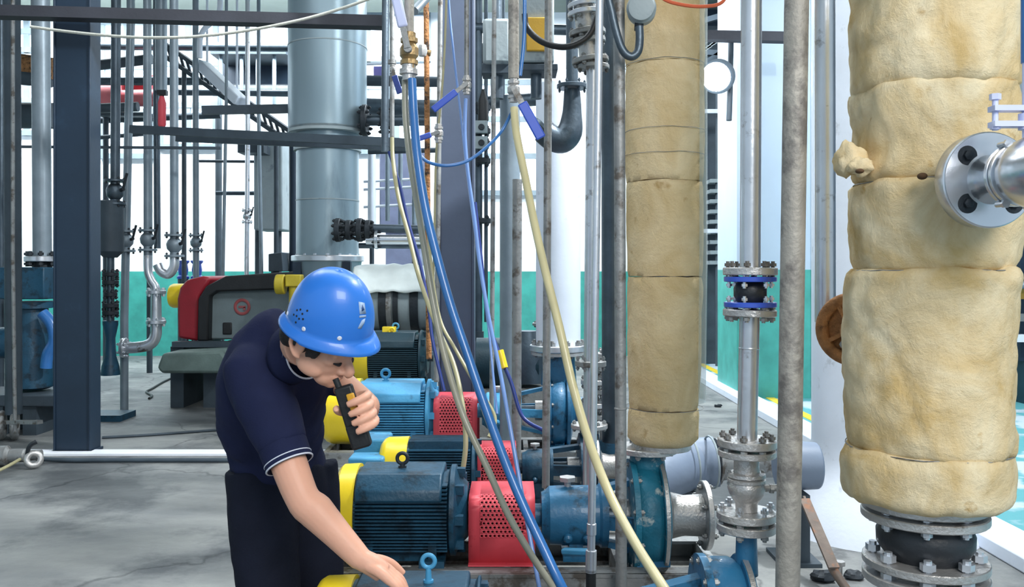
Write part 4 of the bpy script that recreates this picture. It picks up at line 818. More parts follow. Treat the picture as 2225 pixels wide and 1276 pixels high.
b = MB(); b.torus(P(526, 667, d-.008), (0, 1, 0), W(15, d), .016, 36, 8, .3); b.box(P(526, 667, d-.006), (W(15, d), .008, .022)); b.box(P(531, 671, d-.006), (.022, .008, W(7, d))); b.build('round_emblem', mat('faded_red_emblem', (150, 72, 74), .6), bl)
MB().box(P(494, 714, d-.005), (W(20, d), .02, W(26, d))).build('square_port', M['black'], bl, .01)
MB().beam(P(378, 748, d-.2), P(660, 748, d-.2), .12, .06).beam(P(378, 748, d+1.0), P(660, 748, d+1.0), .12, .06).build('skid_rail', M['grey_dark'], bl)
for x in (400, 470, 560, 640):
    k = MB(); q = P(x, 750, d); k.box((q.x, d+.4, q.z/2), (.14, 1.2, q.z)); k.build('skid_leg', M['grey_dark'], bl)
prism([(340, 800), (352, 768), (480, 762), (500, 790), (480, 812), (350, 812)], d-.7, d-.25).build('guard_plate', mat('moss_grey_paint', (98, 116, 112), .6, 0, .25, 5), bl, .03)
single('dark_control_box', prism([(583, 590), (583, 552), (612, 548), (615, 590)], 10.6, 11.0).cyl(P(598, 586, 10.8), V((P(598, 0, 10.8).x, 10.8, 0)), .05), M['grey_dark'], 'dark box standing on the floor behind the black hooded machine', 'box', bevel=.01)
b = MB(); b.box(P(640, 610, 7.9), (.14, .13, .11)); b.cyl(P(620, 618, 7.9), P(600, 618, 7.9), .09)
b.cyl(P(640, 612, 7.9), V((P(640, 0, 7.9).x, 7.9, 0)), .05); b.box(V((P(640, 0, 7.9).x, 7.9, .015)), (.3, .3, .03))
single('yellow_gearbox', b, mat('dull_yellow', (168, 150, 34), .55, 0, .2), 'dull yellow gearbox peeping above the hard hat', 'gearbox', bevel=.01)

# upright pipe group with valves at the left
def drop_valve(t, x, y, d, r, m, n=2):
    """a flanged valve built into a drop pipe"""
    q = P(x, y, d); b = MB(); b.lathe(q-V((0, 0, r*2.2)), (0, 0, 1), [(0, r), (r*.6, r), (r*1.4, r*1.7), (r*2.6, r*1.9), (r*3.4, r*1.6), (r*4.0, r), (r*4.4, r)], 20); b.build('valve_body', m, t)
    for s_ in (-1, 1): flange(t, q+V((0, 0, s_*r*2.5)), (0, 0, 1), r*2.3, r*.55, m, 4, r*.3, r*1.6, bm=M['iron'])
    k = MB(); k.cyl(q, q+V((r*2.4, -r*1.2, r*.6)), r*.4); k.beam(q+V((r*2.2, -r*1.2, r*.4)), q+V((r*3.2, -r*1.4, r*4)), r*.5, r*.3); k.build('lever', M['iron'], t)
up = [  # label, top, bottom, d, width px, material, valve row or None
    ('wide shiny pipe with a bolted flange, left of the navy column', (88, 0), (92, 565), 8.0, 38, 'grey_pipe', None),
    ('grey drop pipe nearest the navy column on its right, ending on a small tank', (252, 60), (250, 432), 8.6, 20, 'steel_dark', 418),
    ('second grey drop pipe right of the navy column, running to the floor', (284, 60), (270, 690), 9.0, 17, 'grey_pipe', 524),
    ('third grey drop pipe with an S bend at its foot', (320, 60), (321, 560), 8.8, 17, 'grey_pipe', 522),
    ('dark drop pipe close behind the one with the S bend', (340, 200), (342, 540), 9.3, 14, 'steel_dark', None),
    ('fat dull duct stub hanging above the red cylinder', (350, 20), (350, 198), 9.2, 25, 'grey_pipe', None),
    ('fourth grey drop pipe, bright along its right edge', (378, 60), (379, 560), 9.0, 18, 'grey_pipe', 534),
    ('fifth, slimmer drop pipe above the two small blue pumps', (425, 150), (426, 575), 10.8, 13, 'grey_pipe', 528),
    ('thin pale standpipe right of the drop pipes', (492, 200), (484, 620), 10.75, 7, 'grey_pipe', None),
    ('thin pale standpipe left of the tall tank', (562, 240), (568, 575), 10.8, 8, 'grey_pipe', None),
    ('slim pale pipe with rings between the standpipes', (538, 330), (536, 560), 10.75, 10, 'steel', 470),
    ('navy pipe along the left edge of the tall tank', (637, 330), (637, 640), 10.9, 17, 'navy', None),
    ('dark pipe at the far left edge of the frame', (26, 0), (30, 900), 7.5, 34, 'grey_dark', None),
    ('slim dark pipe cut by the left frame edge', (2, 0), (3, 640), 8.6, 12, 'steel_dark', None),
    ('thin post in front of the dark left pump', (28, 560), (33, 940), 7.4, 8, 'galv', None)]
for lb, tp, bt, d, wd, m, vy in up:
    t = vpipe('drop_pipe', lb, tp, bt, d, wd, M[m], group='upright pipes on the left', n=16)
    if tp[1] > 0:                                                # carried on up to the deck
        a = P(*tp, d); MB().cyl(a, V((a.x, d, ROOF)), W(wd, d)/2, n=16).build('pipe_body', M[m], t)
    if bt[1] < 800 and m != 'x' and lb[:9] not in ('fat dull ', 'wide shin', 'grey drop'):
        a = P(*bt, d)
        if bt[1] > 600 or 'thin' in lb or 'slim' in lb: MB().cyl(a, V((a.x, d, 0)), W(wd, d)/2, n=16).build('pipe_body', M[m], t)
    if vy: drop_valve(t, tp[0]+(bt[0]-tp[0])*(vy-tp[1])/(bt[1]-tp[1]), vy, d, W(wd, d)/2, M[m])
    if 'wide shiny' in lb: flange(t, P(92, 563, d), (0, 0, 1), W(36, d), .05, M['steel'], 8, .025, .14, bm=M['iron'])
    if 'S bend' in lb and 'foot' in lb:
        r = W(9, d); q = [P(321, 555, d), P(322, 590, d), P(330, 612, d), P(338, 625, d), P(339, 650, d), P(339, 700, d), P(338, 730, d), P(326, 748, d), P(300, 755, d), P(268, 756, d)]
        MB().tube(q, [r, r, r, r, r*1.2, r*1.3, r*1.35, r*1.35, r*1.35, r*1.35], 18, 6).build('bend', M['steel'], t)
        for y in (635, 700): flange(t, P(339, y, d), (0, 0, 1), r*2.3, .035, M['steel'], 6, .016, .09)
        flange(t, P(270, 756, d), (1, 0, 0), r*2.4, .035, M['steel'], 6, .016, .09)
    if 'fourth' in lb: MB().tube([P(379, 555, d), P(378, 580, d), P(366, 596, d), P(350, 590, d), P(342, 575, d)], W(10, d), 16, 6).build('bend', M['steel'], t)
# small grey tank and chain of fittings just right of the navy column
st = thing('small_tank', 'small dull tank right of the navy column with fittings below', 'tank', P(240, 700, 8.6))
MB().lathe(P(240, 560, 8.6), (0, 0, 1), [(0, W(14, 8.6)), (.06, W(27, 8.6)), (W(122, 8.6), W(27, 8.6)), (W(124, 8.6), W(20, 8.6))], 28).build('tank_shell', M['grey_dark'], st)
MB().cyl(P(240, 560, 8.6), P(240, 790, 8.6), W(8, 8.6)).build('outlet_pipe', M['steel_dark'], st)
for y in (596, 614, 640, 664, 680): flange(st, P(240, y, 8.6), (0, 0, 1), W(17 if y != 640 else 14, 8.6), .04, M['iron'], 4, .02, .1)
b = MB(); b.lathe(P(240, 815, 8.6), (0, 0, 1), [(0, W(20, 8.6)), (W(20, 8.6), W(18, 8.6)), (W(40, 8.6), W(12, 8.6)), (W(80, 8.6), W(10, 8.6)), (W(110, 8.6), W(16, 8.6)), (W(118, 8.6), W(16, 8.6))], 20); b.build('pump_foot', M['blue_deep'], st)
MB().box(V((P(240, 0, 8.6).x, 8.6, .03)), (.35, .35, .06)).build('base_plate', M['blue_deep'], st)
# blue pump unit behind the navy column at the left edge
d = 8.0; pu = thing('pump_unit', 'big dark blue pump with a box on top, left of the navy column', 'pump', P(75, 850, d))
MB().box(P(76, 615, d), (W(96, d), .45, W(68, d))).build('top_box', M['blue_deep'], pu, .01)
MB().cyl(P(92, 566, d), P(92, 585, d), W(20, d)).build('inlet', M['iron'], pu)
b = MB(); b.lathe(P(72, 655, d), (0, 0, -1), [(0, W(44, d)), (.06, W(44, d)), (.06, W(30, d)), (.2, W(32, d)), (.45, W(40, d)), (.78, W(42, d)), (.80, W(30, d))], 32); b.build('casing', M['blue_deep'], pu)
MB().tube([P(92, 680, d-.2), P(112, 705, d-.2), P(118, 740, d-.2), P(104, 770, d-.2), P(100, 800, d-.2)], W(12, d), 14).build('side_elbow', M['hose_blue'], pu)
MB().lathe(P(-8, 745, d), (1, 0, 0), [(0, W(34, d)), (W(45, d), W(34, d)), (W(50, d), W(26, d))], 28).build('motor_body', M['blue_deep'], pu)
MB().box(P(55, 861, d), (W(220, d), .6, W(24, d))).build('base_frame', M['grey_dark'], pu, .01)
for x in (-30, 30, 100): k = MB(); q = P(x, 870, d); k.box((q.x, d, q.z/2), (.12, .55, max(.02, q.z))); k.build('foot', M['grey_dark'], pu)
# two small blue pumps beyond
for i, x in enumerate((398, 428)):
    d = 12.0; t = thing('small_blue_pump', ['small blue pump, left of the two by the green dado', 'small blue pump, right of the two by the green dado'][i], 'pump', P(x, 606, d), 'small blue pumps'); z0 = P(0, 606, d).z
    MB().lathe(P(x, 606, d), (0, 0, 1), [(0, W(13, d)), (.03, W(13, d)), (.05, W(9, d)), (.12, W(11, d)), (.2, W(9, d)), (.23, W(13, d)), (.25, W(13, d))], 18).build('casing', M['handle_blue'], t)
    MB().cyl(P(x, 606, d), V((P(x, 0, d).x, d, 0)), .07).box(V((P(x, 0, d).x, d, .02)), (.14, .2, .04)).build('pedestal', M['grey_dark'], t)
# red hanging cylinder and far red drums
t = thing('fire_extinguisher', 'bright red cylinder hung between the third and fourth drop pipes', 'cylinder', P(352, 276, 8.7))
MB().lathe(P(352, 276, 8.7), (0, 0, 1), [(0, W(6, 8.7)), (.02, W(8.5, 8.7)), (.24, W(8.5, 8.7)), (.3, W(5, 8.7)), (.32, W(3, 8.7))], 20).build('cylinder_body', M['red'], t)
MB().box(P(353, 202, 8.7), (.09, .06, .05)).cyl(P(352, 212, 8.7), P(352, 204, 8.7), .02).build('valve_head', M['black'], t)
t = thing('red_drum', 'far red and pale drum high between the drop pipes', 'drum', P(280, 250, 12.5))
MB().lathe(P(232, 215, 12.5), (1, -.1, 0), [(0, .05), (.02, .24), (.22, .24), (.24, .12), (.8, .12)], 28).build('drum_body', mat('faded_red_paint', (206, 110, 116), .5), t)
MB().beam(P(225, 252, 12.5), P(330, 252, 12.5), .3, .05).build('shelf', M['grey_dark'], t)
MB().cyl(P(278, 190, 12.6), P(335, 185, 12.6), .14).build('red_pipe', M['red_dark'], t)
for x in (230, 325): MB().cyl(P(x, 252, 12.5), V((P(x, 0, 12.5).x, 12.5, 0)), .04).build('leg', M['grey_dark'], t)
# sloping conveyor and trusses
cvr = thing('sloping_conveyor', 'dark lattice conveyor sloping down to the right behind the drop pipes', 'conveyor', P(480, 300, 11.5))
for dy in (0, 26):
    MB().beam(P(350, 90+dy, 11.5), P(640, 292+dy, 11.0), .10, .05).build('side_rail', M['grey_dark'], cvr)
b = MB()
for i in range(22): u = i/21; b.beam(P(350+290*u, 92+202*u, 11.5-.5*u), P(350+290*u+8, 118+202*u, 11.5-.5*u), .03, .03)
b.build('lattice', M['grey_dark'], cvr)
for x, y in ((400, 150), (600, 290)): k = MB(); q = P(x, y, 11.4); k.cyl(q, V((q.x, q.y, 0)), .03); k.build('support', M['grey_dark'], cvr)
single('sloping_duct', MB().beam(P(438, 140, 11.0), P(525, 222, 10.8), .22, .12).cyl(P(450, 150, 11.1), V((P(450, 0, 11.1).x, 11.1, ROOF)), .015).cyl(P(515, 212, 11.0), V((P(515, 0, 11.0).x, 11.0, ROOF)), .015), M['white_paint'], 'white sloping duct hung above the dark lattice conveyor', 'duct', bevel=.02)
t = thing('bent_pipe', 'white bent pipe at the top beside the drop pipes', 'pipe', P(435, 120, 10.5)); MB().tube([P(478, -60, 10.5), P(478, 14, 10.5), P(470, 40, 10.5), P(445, 62, 10.5), P(435, 85, 10.5), P(434, 126, 10.5)], W(6, 10.5), 14).build('pipe_body', M['white_paint'], t)
mz = thing('far_platform', 'far dark platform with rails, left of the tall tank at the top', 'platform', P(560, 200, 13.6))
MB().box(P(556, 122, 13.6), (W(160, 13.6), .8, W(18, 13.6))).build('deck_edge', M['grey_dark'], mz)
MB().box(P(556, 162, 14.0), (W(150, 13.6), .1, W(46, 13.6))).build('dark_panel', M['navy'], mz)
for x in (480, 525, 560, 596, 632): MB().cyl(P(x, 60, 13.3), P(x, 240, 13.3), .03).build('post', M['grey_pipe'], mz)
for y in (96, 104, 190, 198): MB().beam(P(470, y, 13.3), P(640, y, 13.3), .03, .05).build('rail', M['grey_pipe'], mz)
MB().box(P(575, 62, 14.4), (W(90, 14.4), .05, W(66, 14.4))).build('corrugated_panel', M['white_paint'], mz)
for x in (475, 637): MB().cyl(P(x, 240, 13.3), V((P(x, 0, 13.3).x, 13.3, 0)), .05).build('support', M['grey_dark'], mz)
fc = thing('far_cabinet', 'far grey cabinet with a dark head left of the tall tank', 'cabinet', P(580, 600, 11.6))
MB().box(P(582, 400, 11.6)+V((0, .3, 0)), (W(62, 11.6), .6, W(200, 11.6))).build('body', M['grey'], fc, .02)
MB().box(P(552, 326, 11.4), (W(56, 11.4), .3, W(18, 11.4))).build('dark_head', M['grey_dark'], fc)
for x in (562, 604): MB().cyl(P(x, 500, 11.9), V((P(x, 0, 11.9).x, 11.9, 0)), .05).build('leg', M['grey_dark'], fc)
fc = thing('pipe_stand', 'far white pipe frame right of the tall tank', 'frame', P(850, 480, 11.0))
for x, y0, y1 in ((808, 300, 500), (842, 110, 480), (870, 330, 500), (900, 380, 500)): MB().cyl(P(x, y0, 11), P(x, y1, 11), W(5 if x != 808 else 9, 11)).build('post', M['white_paint' if x == 808 else 'grey_pipe'], fc)
for y in (395, 412, 450, 140): MB().cyl(P(790, y, 11), P(910, y-6, 11), W(3, 11)).build('rail', M['white_paint'], fc)
MB().box(P(826, 160, 11.1), (W(26, 11), .1, W(28, 11))).build('lilac_sign', mat('lilac_panel', (150, 140, 214), .5), fc, label='small lilac panel')
MB().cyl(P(808, 500, 11), V((P(808, 0, 11).x, 11, 0)), W(5, 11)).build('leg', M['grey_dark'], fc); MB().cyl(P(900, 500, 11), V((P(900, 0, 11).x, 11, 0)), W(5, 11)).build('leg', M['grey_dark'], fc)
b = MB(); b.box(P(880, 420, 12.5), (W(100, 12.5), .5, W(170, 12.5))); q = P(880, 505, 12.5); b.box((q.x, 12.5, q.z/2), (.5, .4, q.z)); single('far_cabinet', b, mat('lavender_grey', (134, 142, 172), .6), 'far lavender grey cabinet seen through the hoses right of the tank', 'cabinet', bevel=.02)
b = MB()
# racks of dark pipework seen right of the slate column
rk = thing('pipe_rack', 'dark cluttered pipework between the slate column and the grey post', 'pipe rack', P(1045, 700, 8.4))
for x, w_, y0, y1 in ((1040, 16, -40, 720), (1056, 8, -40, 700), (1092, 10, -40, 720)): MB().cyl(P(x, y0, 8.4), P(x, y1, 8.4), W(w_, 8.4)/2).build('riser', M['steel_dark'], rk)
for y in (235, 285, 312, 350, 480): flange(rk, P(1048, y, 8.3), (0, 0, 1), W(18, 8.4), .05, M['iron'], 4, .02, .1)
MB().lathe(P(1050, 262, 8.2), (0, 0, 1), [(0, W(12, 8.2)), (W(40, 8.2), W(12, 8.2)), (W(68, 8.2), W(3, 8.2))], 18).build('air_filter', M['black'], rk)
for y in (276, 310): MB().box(P(1046, y, 8.1), (W(26, 8.1), .06, W(26, 8.1))).build('gauge_plate', M['grey'], rk); k = MB(); k.lathe(P(1046, y, 8.06), (0, -1, 0), [(0, W(7, 8.1)), (.02, W(6, 8.1))], 16); k.build('gauge', M['iron'], rk)
MB().cyl(P(1040, 720, 8.4), V((P(1040, 0, 8.4).x, 8.4, 0)), .05).build('leg', M['grey_dark'], rk)
pp = thing('dark_machine_heap', 'dark pump motor behind the slate column foot', 'pump', P(1080, 900, 6.8))
MB().lathe(P(1030, 790, 6.8), (1, 0, 0), [(0, .12), (.02, .2), (.32, .2), (.36, .14), (.5, .14)], 28).build('motor_body', M['blue_dark'], pp)
MB().lathe(P(1145, 775, 6.8), (0, 0, 1), [(-.2, .14), (0, .16), (.1, .12), (.2, .08)], 24).build('casing', M['steel_dark'], pp)
q = P(1075, 840, 6.8); MB().box((q.x+.1, 6.8, q.z/2), (.7, .3, q.z)).build('foot', M['concrete'], pp)
pp = thing('valve_cluster', 'cluster of silver valves and flanges right of the white vessel', 'valve', P(1300, 900, 5.2))
for x, y0, y1, w_ in ((1290, 790, 960, 22), (1318, 760, 960, 30)): MB().cyl(P(x, y0, 5.2), P(x, y1, 5.2), W(w_, 5.2)/2).build('spool', M['cast'], pp)
for x, y in ((1318, 772), (1318, 800), (1290, 830), (1318, 850), (1290, 880), (1318, 905)): flange(pp, P(x, y, 5.2), (0, 0, 1), W(28, 5.2), .03, M['cast'], 6, .012, .08, bm=M['galv'])
MB().ell(P(1318, 826, 5.2), (W(22, 5.2),)*3).build('ball_body', M['cast'], pp)
MB().cyl(P(1318, 955, 5.2), V((P(1318, 0, 5.2).x, 5.2, 0)), .07).build('standpipe', M['blue_deep'], pp)
# right background
dl = 9.3; lp = thing('flood_lamp', 'glaring round floodlight hung beside the white and green column', 'lamp', P(1560, 205, dl))
b = MB(); b.lathe(P(1557, 168, dl+.1), (-.1, -1, -.12), [(0, .12), (.02, .16), (.10, .185), (.11, .16)], 32); b.build('housing', M['grey_dark'], lp)
b = MB(); b.ell(P(1556, 167, dl-.02), (.155, .06, .155)); b.build('lens', emit('lamp_glow', (236, 248, 255), 14), lp)
MB().tube([P(1584, 262, dl+.1), P(1586, 200, dl+.12), P(1588, 100, dl+.12), P(1588, 84, dl+.12)], .03, 10).build('bracket', M['grey_dark'], lp)
ld = bpy.data.lights.new('flood_lamp_light', 'POINT'); ld.energy = 14; ld.shadow_soft_size = .15; lo = bpy.data.objects.new('flood_lamp_light', ld); C.objects.link(lo); lo.parent = lp; lo.location = P(1555, 175, dl-.35)-lp.location
rk = thing('storage_rack', 'dark rack of pale trays far behind the white and green column', 'rack', P(1530, 700, 13.5))
MB().box(P(1530, 370, 13.9), (W(110, 13.9), .1, W(700, 13.9))).build('back_panel', M['navy'], rk)
for i in range(9): MB().box(P(1552, 395+i*22, 13.5), (W(26, 13.5), .3, W(8, 13.5))).build('tray', M['grey'], rk)
for x in (1500, 1560): MB().cyl(P(x, 180, 13.4), V((P(x, 0, 13.4).x, 13.4, 0)), .04).build('post', M['grey_dark'], rk)
for y in (242, 502): MB().beam(P(1490, y, 13.3), P(1575, y, 13.3), .05, .06).build('shelf_rail', M['white_paint'], rk)
b = MB(); b.box(P(1655, 640, 13.8), (W(400, 13.8), .3, W(300, 13.8)))
t = thing('far_partition', 'dull blue partition far behind the white and green column', 'partition', P(1655, 780, 13.8)); q = P(1655, 60, 13.8); MB().box((q.x, 13.8, q.z/2), (W(420, 13.8), .2, q.z)).build('panel', M['grey_dark'], t)
# machine glimpsed past the right edge of the lagged pipe
mr = thing('far_machine', 'dark blue machine glimpsed past the right side of the thickest lagged pipe', 'machine', P(2290, 790, 9.5))
MB().box(P(2300, 500, 9.8), (W(220, 9.8), .5, W(560, 9.8))).build('casing', M['navy'], mr)
for y, m in ((630, 'yellow'), (690, 'galv'), (735, 'white_paint'), (15, 'white_paint')): MB().box(P(2215, y, 9.4), (W(26, 9.4), .1, W(16 if m != 'yellow' else 40, 9.4))).build('plate', M[m] if m != 'yellow' else mat('ochre_drawer', (150, 120, 50), .6), mr)
MB().tube([P(2200, 500, 9.3), P(2196, 560, 9.3), P(2205, 610, 9.3), P(2222, 622, 9.3), P(2240, 600, 9.3)], .03, 10).build('cable', M['grey_pipe'], mr)
q = P(2300, 770, 9.8); MB().box((q.x, 9.8, q.z/2+.0), (W(200, 9.8), .45, q.z)).build('plinth', M['blue_dark'], mr)

# ------------------------------------------------------------------ things on the floor
hc = thing('hose_coupling', 'grey valve coupling lying on the floor at the left edge', 'coupling', P(45, 1012, 6.55))
b = MB(); q = V((P(10, 1000, 6.5).x, 6.5, .075)); b.lathe(q-V((.15, 0, 0)), (1, .12, 0), [(0, .05), (.02, .075), (.16, .075), (.18, .05), (.28, .05), (.29, .04), (.40, .04)], 18); b.build('coupling_body', M['galv'], hc)
q = V((P(70, 990, 6.4).x, 6.42, .07)); b = MB(); b.torus(q, (.5, -.8, .2), .045, .022, 24, 10); b.build('open_end', M['cast'], hc)
MB().tube([q+V((-.05, 0, .02)), q+V((-.02, -.02, .10)), q+V((.02, -.0, .13))], .016, 8).build('cam_lever', M['iron'], hc)
MB().tube([q+V((-.1, -.0, 0)), q+V((-.13, -.15, -.03)), q+V((-.18, -.3, -.055)), q+V((-.3, -.45, -.055))], .012, 8).build('tail_hose', M['hose_olive'], hc)
y = 6.62; hz = [V((P(80, 0, y).x, y, .03))]+[V((P(x, 0, y).x, y+.02*mn.noise(V((x, 0, 0))), .02)) for x in range(150, 801, 65)]
single('floor_hose', MB().tube(hz, .017, 10), M['grey_dark'], 'dark hose lying along the bright strip across the floor', 'hose')
g = lambda px, py: P(px, py, F*(EYE-.012)/(py-590))
single('floor_cable', MB().tube([g(385, 812), g(372, 822), g(352, 832), g(330, 845), g(318, 852), g(330, 860), g(324, 866)], .014, 8), M['black'], 'short black cable end lying on the floor right of the navy column', 'cable')
single('floor_cable', MB().tube([g(222, 951), g(300, 947), g(400, 940), g(490, 933)], .012, 8), M['grey_dark'], 'thin dark cable along the floor behind the bright strip', 'cable')
tr = thing('hand_cart', 'dusty two-wheeled hand cart in the shade at the left edge', 'cart', P(20, 930, 7.6))
for x in (4, 32): k = MB(); q = V((P(x, 0, 7.5).x, 7.5, .13)); k.torus(q, (1, .4, 0), .10, .028, 24, 10); k.cyl(q-V((.02, 0, 0)), q+V((.02, 0, 0)), .03); k.build('wheel', M['galv'], tr)
MB().beam(V((P(-40, 0, 7.6).x, 7.6, .14)), V((P(80, 0, 7.2).x, 7.25, .20)), .05, .03).build('frame_bar', M['galv'], tr)

# ------------------------------------------------------------------ the worker
def remesh(o, vox, it, fac=.5):
    m = o.modifiers.new('r', 'REMESH'); m.mode = 'VOXEL'; m.voxel_size = vox; m.use_smooth_shade = True
    if it: s_ = o.modifiers.new('s', 'SMOOTH'); s_.iterations = it; s_.factor = fac
    dg = bpy.context.evaluated_depsgraph_get(); dg.update()
    me = bpy.data.meshes.new_from_object(o.evaluated_get(dg)); o.modifiers.clear(); old = o.data; mats = list(old.materials)
    o.data = me; me.materials.clear()
    for x in mats: me.materials.append(x)
    for p in me.polygons: p.use_smooth = True
    return o
def loft(b, rings, n=28):
    """rings: (centre, side vector, depth vector) ellipses joined into a closed skin"""
    vs = []; fs = []
    for c, u, v_ in rings:
        for k in range(n): an = 2*PI*k/n; vs.append(V(c)+V(u)*math.cos(an)+V(v_)*math.sin(an))
    for i in range(len(rings)-1):
        for k in range(n): k2 = (k+1) % n; fs.append((i*n+k, i*n+k2, (i+1)*n+k2, (i+1)*n+k))
    fs.append(tuple(reversed(range(n)))); fs.append(tuple((len(rings)-1)*n+k for k in range(n)))
    return b.add(vs, fs)
skin = mat('skin', (226, 170, 144), .5, 0, .07, 9, .04, 90); skin.node_tree.nodes['Principled BSDF'].inputs['Subsurface Weight'].default_value = .12
skin.node_tree.nodes['Principled BSDF'].inputs['Subsurface Radius'].default_value = (.01, .004, .002)
shirtm = mat('navy_polo_cloth', (30, 36, 66), .85, 0, .1, 14, .12, 240, spec=.2)
pantm = mat('black_trouser_cloth', (28, 32, 46), .9, 0, .12, 10, .15, 200, spec=.15)
hairm = mat('black_hair', (34, 30, 32), .6, 0, .3, 90, .5, 260)
hatm = mat('blue_hard_hat_plastic', (46, 122, 218), .36, 0, .06, 4, .03, 30, ((126, 172, 226), .27, 26), coat=.2)
whitem = mat('white_trim', (220, 224, 236), .6, 0, .05)

hipR, hipL = P(566, 1030, 2.66), P(658, 1022, 2.82)
pel = (hipR+hipL)/2
shR, shL = P(556, 812, 2.42), P(690, 790, 2.74)
neck = P(640, 752, 2.46)
elR, wrR = P(655, 1078, 2.29), P(786, 1218, 2.25)
elL, wrL = P(796, 876, 2.62), P(800, 897, 2.33)
left = (hipL-hipR).normalized(); fwd = V((left.y, -left.x, 0)).normalized()

wk = thing('person', 'worker in a blue hard hat and navy polo bending over the motors with a radio', 'person', V((pel.x, pel.y, 0)))
# head frame
yaw, pit, roll = math.radians(20), math.radians(27), math.radians(4)
fh = V((math.cos(yaw), -math.sin(yaw), 0)); f = (fh*math.cos(pit)-V((0, 0, 1))*math.sin(pit)); u = (fh*math.sin(pit)+V((0, 0, 1))*math.cos(pit))
Rr = V((fh.y, -fh.x, 0)).normalized()                     # toward the worker's right: nearer the camera
if Rr.y > 0: Rr = -Rr
u2 = (u*math.cos(roll)+Rr*math.sin(roll)).normalized(); Rr = (Rr*math.cos(roll)-u*math.sin(roll)).normalized(); u = u2
HC = P(696, 744, 2.27)
HR = Matrix((f, Rr, u)).transposed()                     # columns: forward, right, up
def H(x, y, z): return HC+f*x+Rr*y+u*z
b = MB()
# skull, face, jaw
b.ell(H(-.012, 0, .045), (.098, .076, .10), HR, 28, 18)
b.ell(H(.028, 0, -.012), (.066, .062, .078), HR, 24, 16)
b.ell(H(.052, 0, -.064), (.036, .042, .032), HR, 20, 12)
b.ell(H(.070, 0, -.078), (.018, .022, .017), HR, 16, 10)
for s_ in (-1, 1):
    b.ell(H(.020, s_*.046, -.050), (.042, .018, .026), HR, 16, 10)
    b.ell(H(.058, s_*.036, -.010), (.026, .022, .020), HR, 16, 10)
    b.ell(H(.076, s_*.032, .030), (.016, .026, .009), HR, 14, 8)
    b.ell(H(-.006, s_*.078, .0), (.015, .008, .026), HR, 16, 10); b.tube([H(.010, s_*.074, .014), H(.002, s_*.086, .030), H(-.018, s_*.094, .028), H(-.028, s_*.095, .008), H(-.020, s_*.090, -.014), H(-.006, s_*.083, -.028), H(.004, s_*.076, -.030)], [.004, .0055, .006, .006, .0055, .0065, .004], 10, 4)
    b.ell(H(.092, s_*.012, -.036), (.011, .010, .009), HR, 12, 8)
    b.ell(H(.078, s_*.032, .010), (.010, .016, .008), HR, 12, 8)
b.tube([H(.082, 0, .022), H(.094, 0, -.004), H(.110, 0, -.027), H(.103, 0, -.038)], [.009, .010, .014, .012], 12, 4)
b.tube([H(.074, -.024, -.056), H(.088, -.010, -.055), H(.089, 0, -.056), H(.088, .010, -.055), H(.074, .024, -.056)], .0065, 8, 4)
b.tube([H(.074, -.021, -.064), H(.086, 0, -.065), H(.074, .021, -.064)], .0075, 8, 4)
# neck, trunk, arms and legs as one skin
tdir = (neck-pel).normalized(); side = (shR-shL).normalized(); dep = side.cross(tdir).normalized()
b.tube([neck-tdir*.10, neck, H(-.035, 0, -.03)], [.062, .058, .056], 18, 4)
loft(b, [(pel-V((0, 0, .06)), side*.13, dep*.09), (pel+tdir*.1, side*.11, dep*.07), (pel+tdir*.25, side*.10, dep*.06), (neck-tdir*.14, side*.10, dep*.05), (neck-tdir*.05, side*.06, dep*.045)])
armR = [shR, shR.lerp(elR, .5), elR, elR.lerp(wrR, .25), elR.lerp(wrR, .6), wrR]
b.tube(armR, [.058, .052, .044, .047, .038, .029], 20, 5)
b.tube([shL, shL.lerp(elL, .5), elL, elL.lerp(wrL, .3), wrL], [.048, .040, .034, .032, .023], 18, 5)
knR, anR = P(585, 1330, 2.62), V((P(590, 0, 2.72).x, 2.74, .09)); knL, anL = P(690, 1320, 2.80), V((P(700, 0, 2.92).x, 2.95, .09))
b.tube([hipR, hipR.lerp(knR, .5), knR, knR.lerp(anR, .35), anR], [.085, .075, .055, .052, .036], 16, 4)
b.tube([hipL, hipL.lerp(knL, .5), knL, knL.lerp(anL, .35), anL], [.085, .075, .055, .052, .036], 16, 4)
# right hand, palm down on the near motor, fingers reaching along it
hd = (P(868, 1268, 2.27)-wrR).normalized(); hd = V((hd.x, hd.y-.15, hd.z)).normalized()
hs = V((-hd.y, hd.x, 0)).normalized(); hu = hd.cross(hs).normalized()
if hu.z < 0: hu = -hu
def R_(a, s_, h): return wrR+hd*a+hs*s_+hu*h          # along, across (+ = thumb side, away from camera), up
b.tube([R_(-.01, 0, 0), R_(.03, 0, .006), R_(.065, .0, .004)], [.027, .029, .026], 16, 4)
for i, s_ in enumerate((.032, .011, -.011, -.031)):
    b.tube([R_(.018, s_*.55, .002), R_(.055, s_*.85, .010), R_(.088, s_*1.0, .008)], [.014, .0145, .0125], 12, 4)
    L = (.070, .078, .072, .056)[i]; sp = s_*1.0+s_*.35
    b.tube([R_(.082, s_, .008), R_(.088+L*.35, s_*1.12, .006), R_(.088+L*.7, s_*1.25, -.008), R_(.088+L, s_*1.32, -.024)], [.0120, .0105, .0096, .0080], 12, 4)
b.tube([R_(.010, .020, -.002), R_(.038, .050, .008), R_(.076, .072, .012), R_(.118, .082, .004)], [.017, .0150, .0125, .0095], 12, 4)
